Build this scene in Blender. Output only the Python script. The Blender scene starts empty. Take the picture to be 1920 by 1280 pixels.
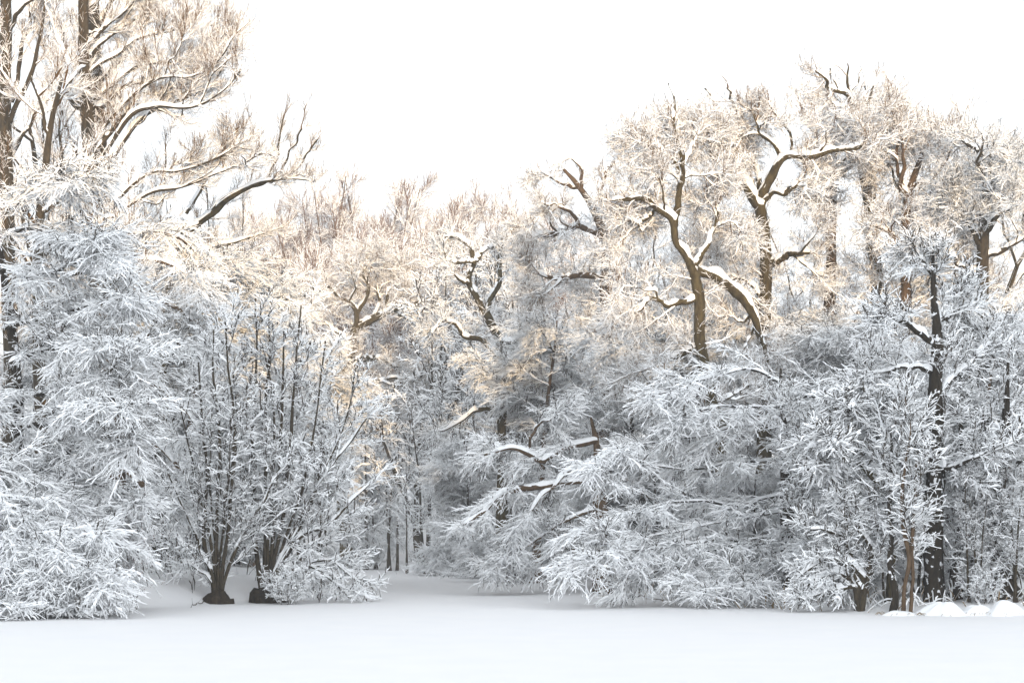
import bpy, math, random
import numpy as np

# ------------------------------------------------------------------ camera, sky, sun, exposure
scene = bpy.context.scene
COL = scene.collection
F_PX, CX, HY, EYE = 2667.0, 960.0, 1020.0, 2.0      # focal length and horizon of the 1920 px photograph
cam_d = bpy.data.cameras.new("camera")
cam_d.sensor_width = 36.0
cam_d.lens = 36.0 * F_PX / 1920.0
cam_d.shift_y = (HY - 640.0) / 1920.0
cam_d.clip_start, cam_d.clip_end = 0.1, 5000.0
cam = bpy.data.objects.new("camera", cam_d)
cam.location = (0, 0, EYE)
cam.rotation_euler = (math.radians(90), 0, 0)
COL.objects.link(cam)
scene.camera = cam

SUN_EL, SUN_AZ = math.radians(5.5), math.radians(166)    # azimuth clockwise from +Y (view direction)
SDIR = (math.sin(SUN_AZ) * math.cos(SUN_EL), math.cos(SUN_AZ) * math.cos(SUN_EL), math.sin(SUN_EL))
world = bpy.data.worlds.new("World")
scene.world = world
world.use_nodes = True
wn, wl = world.node_tree.nodes, world.node_tree.links
bg = wn["Background"]
sky = wn.new("ShaderNodeTexSky")
sky.sky_type = 'NISHITA'
sky.sun_disc = False
sky.sun_elevation = SUN_EL
sky.sun_rotation = SUN_AZ
sky.altitude = 50
sky.air_density = 1.0
sky.dust_density = 2.5
sky.ozone_density = 1.0
veil = wn.new("ShaderNodeMix")                           # thin high cloud over the blue
veil.data_type = 'RGBA'
veil.inputs[0].default_value = 0.85
wl.new(sky.outputs[0], veil.inputs[6])
tcw = wn.new("ShaderNodeTexCoord")                       # the cloud scatters most light on the sun's side of the sky
dt = wn.new("ShaderNodeVectorMath")
dt.operation = 'DOT_PRODUCT'
wl.new(tcw.outputs["Generated"], dt.inputs[0])
dt.inputs[1].default_value = SDIR
mr = wn.new("ShaderNodeMapRange")
mr.interpolation_type = 'SMOOTHSTEP'
mr.inputs[1].default_value, mr.inputs[2].default_value = 0.0, 1.0
mr.inputs[3].default_value, mr.inputs[4].default_value = 1.0, 2.3
wl.new(dt.outputs["Value"], mr.inputs[0])
vs = wn.new("ShaderNodeVectorMath")
vs.operation = 'SCALE'
vs.inputs[0].default_value = (7.92, 8.33, 8.78)
sx = wn.new("ShaderNodeSeparateXYZ")                      # and is thinner overhead than low down
wl.new(tcw.outputs["Generated"], sx.inputs[0])
me = wn.new("ShaderNodeMapRange")
me.inputs[1].default_value, me.inputs[2].default_value = 0.3, 0.9
me.inputs[3].default_value, me.inputs[4].default_value = 1.0, 0.55
wl.new(sx.outputs[2], me.inputs[0])
mu = wn.new("ShaderNodeMath")
mu.operation = 'MULTIPLY'
wl.new(mr.outputs[0], mu.inputs[0])
wl.new(me.outputs[0], mu.inputs[1])
wl.new(mu.outputs[0], vs.inputs["Scale"])
wl.new(vs.outputs[0], veil.inputs[7])
wl.new(veil.outputs[2], bg.inputs[0])
bg.inputs[1].default_value = 0.12

sun_d = bpy.data.lights.new("sun", 'SUN')
sun_d.energy = 3.4
sun_d.angle = math.radians(0.5)
sun_d.color = (1.0, 0.68, 0.34)
sun = bpy.data.objects.new("sun", sun_d)
from mathutils import Vector
sun.rotation_euler = Vector(SDIR).to_track_quat('Z', 'Y').to_euler()
sun.location = (60, -60, 60)
COL.objects.link(sun)

scene.view_settings.view_transform = 'Standard'
scene.view_settings.look = 'None'
scene.view_settings.gamma = 1.0
scene.view_settings.exposure = 0.57
scene.cycles.max_bounces = 9
scene.cycles.diffuse_bounces = 8
scene.cycles.glossy_bounces = 1
scene.cycles.volume_bounces = 1
scene.cycles.transparent_max_bounces = 2
scene.cycles.use_denoising = True
scene.cycles.denoiser = 'OPENIMAGEDENOISE'
scene.cycles.denoising_input_passes = 'RGB_ALBEDO_NORMAL'
scene.cycles.denoising_prefilter = 'ACCURATE'

# ------------------------------------------------------------------ helpers
Z = np.array([0.0, 0.0, 1.0])
RNG = np.random.default_rng(11)


def at(px, py, d):
    """World point of a pixel of the 1920 px photograph at depth d metres."""
    return np.array([(px - CX) / F_PX * d, d, EYE + (HY - py) / F_PX * d])


def nrm(v):
    return v / (np.linalg.norm(v, axis=-1, keepdims=True) + 1e-9)


def noise1(rng, n, k, step=5):
    """n smooth random curves of k samples, about unit size."""
    m = max(2, k // step + 2)
    c = rng.normal(size=(n, m))
    f = np.linspace(0, m - 1.001, k)
    i = f.astype(int)
    w = f - i
    w = w * w * (3 - 2 * w)
    return c[:, i] * (1 - w) + c[:, i + 1] * w


def material(name, col, rough=0.8, col2=None, scale=6.0, bump=0.0, spec=0.2, stretch=None, patches=None):
    m = bpy.data.materials.new(name)
    m.use_nodes = True
    n, l = m.node_tree.nodes, m.node_tree.links
    b = n["Principled BSDF"]
    b.inputs["Roughness"].default_value = rough
    b.inputs["Specular IOR Level"].default_value = spec
    b.inputs["Base Color"].default_value = (*col, 1)
    if col2 is None and not bump:
        return m
    tc = n.new("ShaderNodeTexCoord")
    mp = n.new("ShaderNodeMapping")
    l.new(tc.outputs["Object"], mp.inputs[0])
    if stretch:
        mp.inputs["Scale"].default_value = stretch
    nz = n.new("ShaderNodeTexNoise")
    nz.inputs["Scale"].default_value = scale
    nz.inputs["Detail"].default_value = 4
    nz.inputs["Roughness"].default_value = 0.65
    l.new(mp.outputs[0], nz.inputs[0])
    if col2 is not None:
        r = n.new("ShaderNodeValToRGB")
        r.color_ramp.elements[0].position, r.color_ramp.elements[1].position = 0.35, 0.65
        r.color_ramp.elements[0].color, r.color_ramp.elements[1].color = (*col, 1), (*col2, 1)
        l.new(nz.outputs[0], r.inputs[0])
        out = r.outputs[0]
        if patches:                                       # snow blown against the bark
            n2 = n.new("ShaderNodeTexNoise")
            n2.inputs["Scale"].default_value = patches[0]
            n2.inputs["Detail"].default_value = 3
            l.new(tc.outputs["Object"], n2.inputs[0])
            r2 = n.new("ShaderNodeValToRGB")
            r2.color_ramp.elements[0].position, r2.color_ramp.elements[1].position = patches[1], patches[1] + 0.02
            l.new(n2.outputs[0], r2.inputs[0])
            mx = n.new("ShaderNodeMix")
            mx.data_type = 'RGBA'
            l.new(r2.outputs[0], mx.inputs[0])
            l.new(out, mx.inputs[6])
            mx.inputs[7].default_value = (0.84, 0.85, 0.87, 1)
            out = mx.outputs[2]
        l.new(out, b.inputs["Base Color"])
    if bump:
        bp = n.new("ShaderNodeBump")
        bp.inputs["Strength"].default_value = bump
        bp.inputs["Distance"].default_value = 0.03
        l.new(nz.outputs[0], bp.inputs["Height"])
        l.new(bp.outputs[0], b.inputs["Normal"])
    return m


M = dict(
    snow=material("snow", (0.90, 0.915, 0.93), 0.6),
    ground=material("snow_cover", (0.825, 0.83, 0.845), 0.65, (0.85, 0.85, 0.855), 0.8, 0.10),
    dark=material("dark_bark", (0.035, 0.028, 0.02), 0.9, (0.075, 0.058, 0.036), 9, 0.6, 0.1, (1, 1, 0.35), (2.6, 0.72)),
    olive=material("lichen_bark", (0.042, 0.032, 0.018), 0.9, (0.095, 0.074, 0.036), 7, 0.6, 0.1, (1, 1, 0.4), (2.2, 0.76)),
    brown=material("brown_bark", (0.075, 0.05, 0.032), 0.9, (0.13, 0.085, 0.05), 8, 0.6, 0.1, (1, 1, 0.3), (2.0, 0.76)),
    black=material("black_bark", (0.022, 0.018, 0.014), 0.9, (0.045, 0.035, 0.024), 8, 0.6, 0.1, (1, 1, 0.3), (5.0, 0.60)),  # near-black bark with snow patches
    stump=material("rotten_stump", (0.022, 0.018, 0.014), 0.95, (0.06, 0.045, 0.03), 9, 0.9, 0.05, (1, 1, 0.4)),
    twig=material("twig_bark", (0.05, 0.038, 0.027), 0.9),
    sun_twig=material("sunlit_twig_bark", (0.13, 0.072, 0.026), 0.9),  # tan twigs, the low sun's warmth put into the colour
    pink=material("russet_twig_bark", (0.15, 0.085, 0.055), 0.9),
    copper=material("copper_leaf", (0.22, 0.08, 0.055), 0.8, (0.13, 0.055, 0.04), 3),
    straw=material("dry_grass", (0.24, 0.17, 0.09), 0.9),
)


class MB:
    """Collects numpy vertices, quads and material slots; links them as one mesh object."""

    def __init__(self):
        self.v, self.f, self.m, self.s, self.n = [], [], [], [], 0

    def add(self, v, f, m, smooth=False):
        self.v.append(v)
        self.f.append(f + self.n)
        self.m.append(np.broadcast_to(np.asarray(m, dtype=np.int32), (len(f),)))
        self.s.append(np.full(len(f), smooth, dtype=bool))
        self.n += len(v)

    def build(self, name, mats, parent=None, origin=(0, 0, 0), loc=None):
        v = np.concatenate(self.v) - np.asarray(origin)
        f = np.concatenate(self.f).astype(np.int32)
        me = bpy.data.meshes.new(name)
        me.vertices.add(len(v))
        me.vertices.foreach_set("co", v.astype(np.float32).ravel())
        me.loops.add(f.size)
        me.loops.foreach_set("vertex_index", f.ravel())
        me.polygons.add(len(f))
        me.polygons.foreach_set("loop_start", np.arange(0, f.size, 4, dtype=np.int32))
        me.polygons.foreach_set("material_index", np.concatenate(self.m).astype(np.int32))
        me.polygons.foreach_set("use_smooth", np.concatenate(self.s))
        for k in mats:
            me.materials.append(M[k])
        me.update(calc_edges=True)
        o = bpy.data.objects.new(name, me)
        COL.objects.link(o)
        if parent is not None:
            o.parent = parent
        if loc is not None:
            o.location = loc
        return o


def ringfaces(n, k, c, closed=True):
    """Quads of n strips of k rings of c points."""
    base = (np.arange(n)[:, None, None] * k + np.arange(k - 1)[None, :, None]) * c
    j = np.arange(c if closed else c - 1)[None, None, :]
    a = base + j
    b = base + (j + 1) % c
    return np.stack([a, b, b + c, a + c], -1).reshape(-1, 4)


def frames(P, rng):
    T = nrm(np.gradient(P, axis=1))
    S = np.cross(T, Z)
    l = np.linalg.norm(S, axis=-1, keepdims=True)
    a = rng.random((len(P), 1)) * 2 * math.pi
    Sr = np.stack([np.cos(a), np.sin(a), 0 * a], -1)
    S = np.where(l < 0.12, Sr, S / (l + 1e-6))
    S = nrm(S - T * (S * T).sum(-1, keepdims=True))
    return T, S, np.cross(S, T), l[..., 0]


def tube(mb, P, R, c=8, rough=0.12, rng=RNG, mat=0):
    """Round, slightly knobbly stems; the frame is carried along each stem."""
    n, k = R.shape
    T = nrm(np.gradient(P, axis=1))
    s = nrm(np.cross(T[:, 0], np.where(np.abs(T[:, :1, 2]) > 0.9, np.array([[1.0, 0, 0]]), Z[None])))
    ang = np.arange(c) / c * 2 * math.pi
    V = np.zeros((n, k, c, 3))
    bump = 1 + rough * noise1(rng, n * c, k, 3).reshape(n, c, k).transpose(0, 2, 1)
    for i in range(k):
        s = nrm(s - T[:, i] * (s * T[:, i]).sum(-1, keepdims=True))
        u = np.cross(T[:, i], s)
        V[:, i] = P[:, i, None] + (np.cos(ang)[None, :, None] * s[:, None] + np.sin(ang)[None, :, None] * u[:, None]) * (R[:, i, None] * bump[:, i])[..., None]
    mb.add(V.reshape(-1, 3), ringfaces(n, k, c), mat, True)


def snowcap(mb, P, R, depth=0.09, rng=RNG, mat=0):
    """A rounded ridge of snow along the top of each limb; it sinks into the bark where the limb is steep."""
    n, k = R.shape
    T, S, U, l = frames(P, rng)
    amt = np.clip((l - 0.3) / 0.35, 0, 1) * np.clip(0.8 + 0.5 * noise1(rng, n, k, 3) + 0.25 * rng.normal(size=(n, k)), 0.0, 1.6)
    amt[:, 0] *= 0.3
    amt[:, -1] *= 0.3
    w = R * np.where(amt > 0.05, 0.98, 0.5) * (0.75 + 0.25 * np.clip(amt, 0, 1)) + 0.012 * amt
    h = R * np.where(amt > 0.05, 1.0, 0.4) + (depth * 0.8 + 0.3 * np.minimum(R, 0.12)) * amt
    lo = R * 0.15 * np.clip(amt, 0, 1)
    prof = [(-1.0, 0.0), (-0.92, 0.45), (-0.5, 0.88), (0.05, 1.0), (0.55, 0.85), (0.93, 0.42), (1.0, 0.0)]
    V = np.stack([P + S * (w * x)[..., None] + U * (lo + (h - lo) * y)[..., None] for x, y in prof], 2)
    V[:, :, 1:-1] += rng.normal(size=V[:, :, 1:-1].shape) * 0.012
    mb.add(V.reshape(-1, 3), ringfaces(n, k, len(prof), False), mat, True)


def twigs(mb, P, R, sw, sh, rng, lump=0.55, smooth=False, thr=0.3):
    """Thin branches: bark below, a lumpy ridge of snow above; steep ones stay bare."""
    n, k = R.shape
    T, S, U, l = frames(P, rng)
    hor = np.clip((l - thr + 0.25) / 0.5, 0, 1)
    lm = np.minimum(np.exp(lump * rng.normal(size=(n, k)) - 0.1), 2.3) * hor
    lm[:, -1] *= 0.7
    w = R + sw * lm
    h = R * 0.9 + sh * lm
    V = np.stack([P - U * R[..., None], P + S * w[..., None] - U * (0.3 * R)[..., None], P + U * h[..., None],
                  P - S * w[..., None] - U * (0.3 * R)[..., None]], 2)
    seg = (0.5 * (hor[:, 1:] + hor[:, :-1]) > 0.12).astype(np.int32)
    mt = np.stack([0 * seg, seg, seg, 0 * seg], -1)
    mb.add(V.reshape(-1, 3), ringfaces(n, k, 4), mt.ravel(), smooth)


def spawn(P, R, rng, n=None, per_m=None, t0=0.1, t1=1.0, ang=0.8, aj=0.15, L=1.0, lj=0.35, taper=0.5, mode='radial', roll=0.3, K=4,
          wander=0.1, trop=0.0, rr=0.55, rmin=0.004, rmax=9.0, tip=0.3, **_):
    N, Kp = R.shape
    if per_m is not None:
        ln = np.linalg.norm(np.diff(P, axis=1), axis=-1).sum(1)
        cnt = np.maximum(0, np.floor(ln * per_m + rng.random(N))).astype(int)
    else:
        cnt = np.full(N, n)
    idx = np.repeat(np.arange(N), cnt)
    m = len(idx)
    slot = np.arange(m) - np.repeat(np.cumsum(cnt) - cnt, cnt)
    t = t0 + (t1 - t0) * (slot + rng.random(m)) / cnt[idx]
    f = np.clip(t, 0, 0.9999) * (Kp - 1)
    i = f.astype(int)
    w = (f - i)[:, None]
    pos = P[idx, i] * (1 - w) + P[idx, i + 1] * w
    tan = nrm(P[idx, i + 1] - P[idx, i])
    rad = R[idx, i] * (1 - w[:, 0]) + R[idx, i + 1] * w[:, 0]
    a = (ang + aj * rng.normal(size=m))[:, None]
    s = np.cross(tan, Z)
    l = np.linalg.norm(s, axis=-1, keepdims=True)
    az = rng.random(m) * 2 * math.pi
    s = nrm(np.where(l < 0.15, np.stack([np.cos(az), np.sin(az), 0 * az], -1), s))
    s = nrm(s - tan * (s * tan).sum(-1, keepdims=True))
    u = np.cross(s, tan)
    if mode == 'flat':
        b = roll * rng.normal(size=m)
        sg = np.where((slot + idx) % 2 == 0, 1.0, -1.0)
        s = s * (sg * np.cos(b))[:, None] + u * np.sin(b)[:, None]
    else:
        b = rng.random(m) * 2 * math.pi if mode == 'radial' else slot * 2.4 + rng.random(N)[idx] * 6.28 + 0.3 * rng.normal(size=m)
        s = s * np.cos(b)[:, None] + u * np.sin(b)[:, None]
    d = np.cos(a) * tan + np.sin(a) * s
    ln = L * (1 - taper * t) * np.clip(1 + lj * rng.normal(size=m), 0.35, 1.9)
    P2 = np.zeros((m, K, 3))
    P2[:, 0] = pos
    for k in range(1, K):
        d = nrm(d + wander * rng.normal(size=(m, 3)) + trop * Z)
        P2[:, k] = P2[:, k - 1] + d * (ln / (K - 1))[:, None]
    r0 = np.clip(rad * rr, rmin, rmax)
    R2 = r0[:, None] * (1 - (1 - tip) * np.linspace(0, 1, K))[None]
    return P2, np.maximum(R2, rmin * 0.6)


def grow(parents, levels, rng, floor=None, front=0.0, origin=None, ztop=None):
    """Level after level of branches; returns the list of (P, R, level)."""
    out = []
    P, R = parents
    for lv in levels:
        P, R = spawn(P, R, rng, **lv)
        if floor is not None:                              # nothing grows into the snow
            if origin is not None:
                q = P[:, [P.shape[1] // 2, -1]]
                ok = (q[..., 2] + origin[2] - ground(q[..., 0] + origin[0], q[..., 1] + origin[1])).min(1) > -0.02
            else:
                ok = P[..., 2].min(1) > floor
            P, R = P[ok], R[ok]
        if front and lv is levels[0]:                      # sparser on the camera side, so trunk and limbs show
            ok = (P[:, -1, 1] - P[:, 0, 1] > -0.25) | (rng.random(len(P)) > front)
            P, R = P[ok], R[ok]
        if ztop is not None:
            ok = P[:, -1, 2] < ztop - 0.5 * rng.random(len(P)) ** 2
            P, R = P[ok], R[ok]
        out.append((P, R, lv))
    return out


def emit_crown(mb, grown, rng):
    for P, R, lv in grown:
        sw, sh = lv.get('snow', (0.015, 0.03))
        if len(P):
            twigs(mb, P, R, sw, sh, rng, lv.get('lump', 0.55), thr=lv.get('thr', 0.3))
            c = lv.get('clump', 0)                         # heavier pads of snow where twigs cross
            if c:
                pick = rng.random(len(P)) < c if c < 1 else np.ones(len(P), bool)
                cp, cr = spawn(P[pick], R[pick], rng, n=max(1, int(c)), t0=0.3, t1=1, ang=0.25, aj=0.2, L=0.2, K=4, wander=0.1, rr=0.8, rmin=0.003, rmax=0.005)
                twigs(mb, cp, cr, 0.024, 0.036, rng, 0.5, thr=0.0)


def resample(pts, k, rng=None, wob=0.0):
    """Catmull-Rom through rows (x, y, z, r), k samples evenly spaced."""
    p = np.asarray(pts, float)
    q = np.vstack([2 * p[0] - p[1], p, 2 * p[-1] - p[-2]])
    res = []
    for i in range(len(p) - 1):
        a, b, c, d = q[i:i + 4]
        t = np.linspace(0, 1, 12, endpoint=False)[:, None]
        res.append(0.5 * (2 * b + (c - a) * t + (2 * a - 5 * b + 4 * c - d) * t ** 2 + (3 * b - 3 * c + d - a) * t ** 3))
    res = np.vstack(res + [p[-1:]])
    s = np.concatenate([[0], np.cumsum(np.linalg.norm(np.diff(res[:, :3], axis=0), axis=1))])
    u = np.linspace(0, s[-1], k)
    o = np.stack([np.interp(u, s, res[:, j]) for j in range(4)], 1)
    if rng is not None and wob:
        w = noise1(rng, 3, k, 5).T * wob
        w[0] = 0
        o[:, :3] += w
    return o[:, :3], np.maximum(o[:, 3], 0.006)


def empty(name, label, cat, loc, group=None):
    o = bpy.data.objects.new(name, None)
    COL.objects.link(o)
    o.location = [float(c) for c in loc]
    o["label"], o["category"] = label, cat
    if group:
        o["group"] = group
    return o


def tag(o, label, cat, group=None):
    o["label"], o["category"] = label, cat
    if group:
        o["group"] = group
    return o


# ------------------------------------------------------------------ the ground: frozen pond, banks, hills
SHORE = np.array([(-90, 33), (-30, 36), (-15.5, 40), (-12.2, 44.5), (-9.5, 48.5), (-7.6, 50.5), (-7.4, 58), (-8.4, 75), (-11.5, 100), (-15, 135),
                  (-10.5, 128), (-6.6, 106), (-3.0, 97), (-0.3, 90), (2.8, 76), (4.4, 60), (6.0, 52), (7.6, 46.5), (10.2, 42), (14, 39.6), (25, 37),
                  (90, 32), (90, -60), (-90, -60)], float)


def shore_dist(x, y):
    """Signed distance to the shoreline, positive on land."""
    p = np.stack([x, y], -1)
    best = np.full(x.shape, 1e9)
    inside = np.zeros(x.shape, bool)
    for i in range(len(SHORE)):
        a, b = SHORE[i], SHORE[(i + 1) % len(SHORE)]
        ab = b - a
        t = np.clip(((p - a) @ ab) / (ab @ ab), 0, 1)
        best = np.minimum(best, np.linalg.norm(p - a - t[..., None] * ab, axis=-1))
        cr = (a[1] > y) != (b[1] > y)
        with np.errstate(divide='ignore', invalid='ignore'):
            xi = (b[0] - a[0]) * (y - a[1]) / (b[1] - a[1] + 1e-12) + a[0]
        inside ^= cr & (x < xi)
    return np.where(inside, -best, best)


def sstep(a, b, x):
    t = np.clip((x - a) / (b - a), 0, 1)
    return t * t * (3 - 2 * t)


def wav(x, y):
    return (np.sin(x * 0.31 + 1.3) * np.cos(y * 0.27) + np.sin(x * 0.83 + y * 0.57) * 0.5 + np.sin(x * 1.9 - y * 1.37 + 2) * 0.25) / 1.75


def ground(x, y):
    x, y = np.asarray(x, float), np.asarray(y, float)
    d = shore_dist(x, y) + 0.35 * wav(x * 2.2, y * 2.2)
    left = sstep(-6, -9, x) * sstep(80, 60, y)
    h = sstep(-0.3, 2.2, d) * (0.32 + 0.55 * left + 0.12 * wav(x, y))
    h = h + np.clip(d - 1.5, 0, 60) * (0.035 + 0.02 * left) + 0.12 * sstep(1, 4, d) * wav(x * 1.7, y * 1.7)
    h = h + sstep(110, 260, y) * 12.0 + sstep(260, 700, y) * 14
    h = h + 0.018 * wav(x * 0.8 + 3, y * 0.5) + 0.007 * wav(x * 2.6, y * 2.1 + 1)
    s = x * SDIR[0] / math.cos(SUN_EL) + y * SDIR[1] / math.cos(SUN_EL)      # towards the sun: the hill that shades the pond
    q = x * SDIR[1] - y * SDIR[0]
    crest = 31 + 0.8 * np.sin(q * 0.07 + 1) + 0.9 * np.sin(q * 0.19) + 0.9 * np.sin(q * 0.47 + 2)
    h = np.where(s > 80, np.maximum(h, sstep(85, 165, s) * crest), h)
    return h


def gh(x, y):
    return float(ground(np.array([x]), np.array([y]))[0])


def axis(lo, hi, fine_lo, fine_hi, step):
    a = np.arange(fine_lo, fine_hi, step)
    n = 26
    left = fine_lo - (fine_lo - lo) * (np.linspace(1, 0, n, endpoint=False) ** 2.2)
    right = fine_hi + (hi - fine_hi) * (np.linspace(0, 1, n) ** 2.2)
    return np.concatenate([left, a, right])


gx, gy = axis(-500, 500, -45, 45, 0.4), axis(-400, 800, 4, 150, 0.5)
# the shading crest needs a finer grid too
gx = np.unique(np.round(np.concatenate([gx, np.arange(45, 330, 4.0)]), 3))
gy = np.unique(np.round(np.concatenate([gy, np.arange(-330, 4, 4.0)]), 3))
XX, YY = np.meshgrid(gx, gy)
HH = ground(XX, YY)
mb = MB()
nx, ny = len(gx), len(gy)
ii = (np.arange(ny - 1)[:, None] * nx + np.arange(nx - 1)[None]).ravel()
mb.add(np.stack([XX, YY, HH], -1).reshape(-1, 3), np.stack([ii, ii + 1, ii + nx + 1, ii + nx], -1), 0, True)
g = mb.build("snowy_ground", ["ground"])
g["kind"] = "structure"
g["label"] = "smooth snow over the frozen pond and its banks"

# ------------------------------------------------------------------ branch habits
BEECH = [   # boughs in flat, slightly hanging sprays of long fine twigs
    dict(n=14, t0=0.08, t1=1, ang=0.52, aj=0.2, L=2.3, taper=0.5, mode='flat', roll=0.35, K=10, wander=0.13, trop=-0.04, rr=0.5, rmin=0.007, rmax=0.014, snow=(0.009, 0.030), thr=0.15, lump=0.7, clump=2),
    dict(n=11, t0=0.05, t1=0.96, ang=0.5, aj=0.22, L=1.15, taper=0.62, mode='flat', roll=0.4, K=8, wander=0.13, trop=-0.05, rr=0.5, rmin=0.004, rmax=0.006, snow=(0.007, 0.019), thr=0.15, lump=0.8, clump=0.35),
    dict(n=9, t0=0.05, t1=1, ang=0.52, aj=0.28, L=0.46, taper=0.35, mode='flat', roll=0.6, K=5, wander=0.16, trop=-0.04, rr=0.6, rmin=0.0028, rmax=0.004, snow=(0.006, 0.015), thr=0.1, lump=0.8),
]
OAK = [     # winding branchlets with fine bare-looking twigs
    dict(per_m=1.3, t0=0.30, t1=1, ang=0.85, aj=0.3, L=1.8, taper=0.3, mode='radial', K=12, wander=0.2, trop=0.03, rr=0.45, rmin=0.014, rmax=0.034, snow=(0.006, 0.036), thr=0.3),
    dict(n=9, t0=0.15, t1=1, ang=0.75, aj=0.25, L=0.95, taper=0.4, mode='radial', K=7, wander=0.2, trop=0.04, rr=0.45, rmin=0.006, rmax=0.011, snow=(0.005, 0.020), thr=0.25, lump=0.7),
    dict(n=7, t0=0.10, t1=1, ang=0.7, aj=0.3, L=0.44, taper=0.3, mode='radial', K=4, wander=0.22, trop=0.03, rr=0.6, rmin=0.004, rmax=0.0055, snow=(0.003, 0.009), thr=0.2, lump=0.7),
    dict(n=3, t0=0.2, t1=1, ang=0.7, aj=0.3, L=0.2, taper=0.2, mode='radial', K=2, wander=0.2, trop=0.0, rr=0.7, rmin=0.0035, rmax=0.0045, snow=(0.002, 0.007), thr=0.15),
]
ALDER = [   # rising side branches with fine twigs
    dict(n=12, t0=0.22, t1=1, ang=0.65, aj=0.2, L=2.1, taper=0.5, mode='spiral', K=8, wander=0.13, trop=0.03, rr=0.45, rmin=0.008, rmax=0.015, snow=(0.009, 0.030), thr=0.2, clump=1.5),
    dict(n=10, t0=0.08, t1=0.95, ang=0.7, aj=0.3, L=0.95, taper=0.65, mode='flat', roll=0.7, K=6, wander=0.19, trop=0.0, rr=0.5, rmin=0.004, rmax=0.006, snow=(0.007, 0.019), thr=0.15, lump=0.8, clump=0.35),
    dict(n=9, t0=0.05, t1=1, ang=0.7, aj=0.35, L=0.36, taper=0.4, mode='flat', roll=0.8, K=4, wander=0.22, trop=0.0, rr=0.6, rmin=0.0028, rmax=0.004, snow=(0.008, 0.017), thr=0.1, lump=0.8),
]
RISE = [    # long straight twigs pointing up from golden limbs
    dict(per_m=2.2, t0=0.2, t1=1, ang=0.6, aj=0.25, L=1.25, taper=0.45, mode='radial', K=7, wander=0.09, trop=0.12, rr=0.42, rmin=0.010, rmax=0.018, snow=(0.004, 0.02), thr=0.2),
    dict(n=9, t0=0.15, t1=1, ang=0.55, aj=0.2, L=0.7, taper=0.4, mode='radial', K=5, wander=0.12, trop=0.11, rr=0.5, rmin=0.007, rmax=0.009, snow=(0.002, 0.010), thr=0.2),
    dict(n=6, t0=0.15, t1=1, ang=0.6, aj=0.25, L=0.32, taper=0.3, mode='radial', K=3, wander=0.15, trop=0.08, rr=0.6, rmin=0.0055, rmax=0.0065, snow=(0.001, 0.006), thr=0.2),
]
FINE = [    # tall far crowns of fine rising twigs, little snow
    dict(n=13, t0=0.3, t1=0.97, ang=0.7, aj=0.25, L=2.6, taper=0.55, mode='radial', K=7, wander=0.10, trop=0.02, rr=0.5, rmin=0.022, rmax=0.045, snow=(0.005, 0.018)),
    dict(n=10, t0=0.15, t1=1, ang=0.55, aj=0.2, L=1.3, taper=0.4, mode='radial', K=5, wander=0.12, trop=0.02, rr=0.5, rmin=0.017, rmax=0.022, snow=(0.002, 0.008)),
    dict(n=8, t0=0.12, t1=1, ang=0.55, aj=0.2, L=0.7, taper=0.3, mode='radial', K=3, wander=0.12, trop=0.02, rr=0.5, rmin=0.014, rmax=0.016, snow=(0.0005, 0.003)),
]


def lev(base, **kw):
    """A habit with some entries changed: k0_L=3 changes L of level 0."""
    out = [dict(d) for d in base]
    for k, v in kw.items():
        i, key = k[1:].split('_', 1)
        out[int(i)][key] = v
    return out


TIPS = dict(n=5, t0=0.7, t1=1, ang=0.4, aj=0.15, L=1.1, taper=0.2, mode='radial', K=10, wander=0.18, trop=0.0, rr=0.85, rmin=0.008, rmax=0.03, tip=0.35, snow=(0.006, 0.028), thr=0.2)


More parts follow.
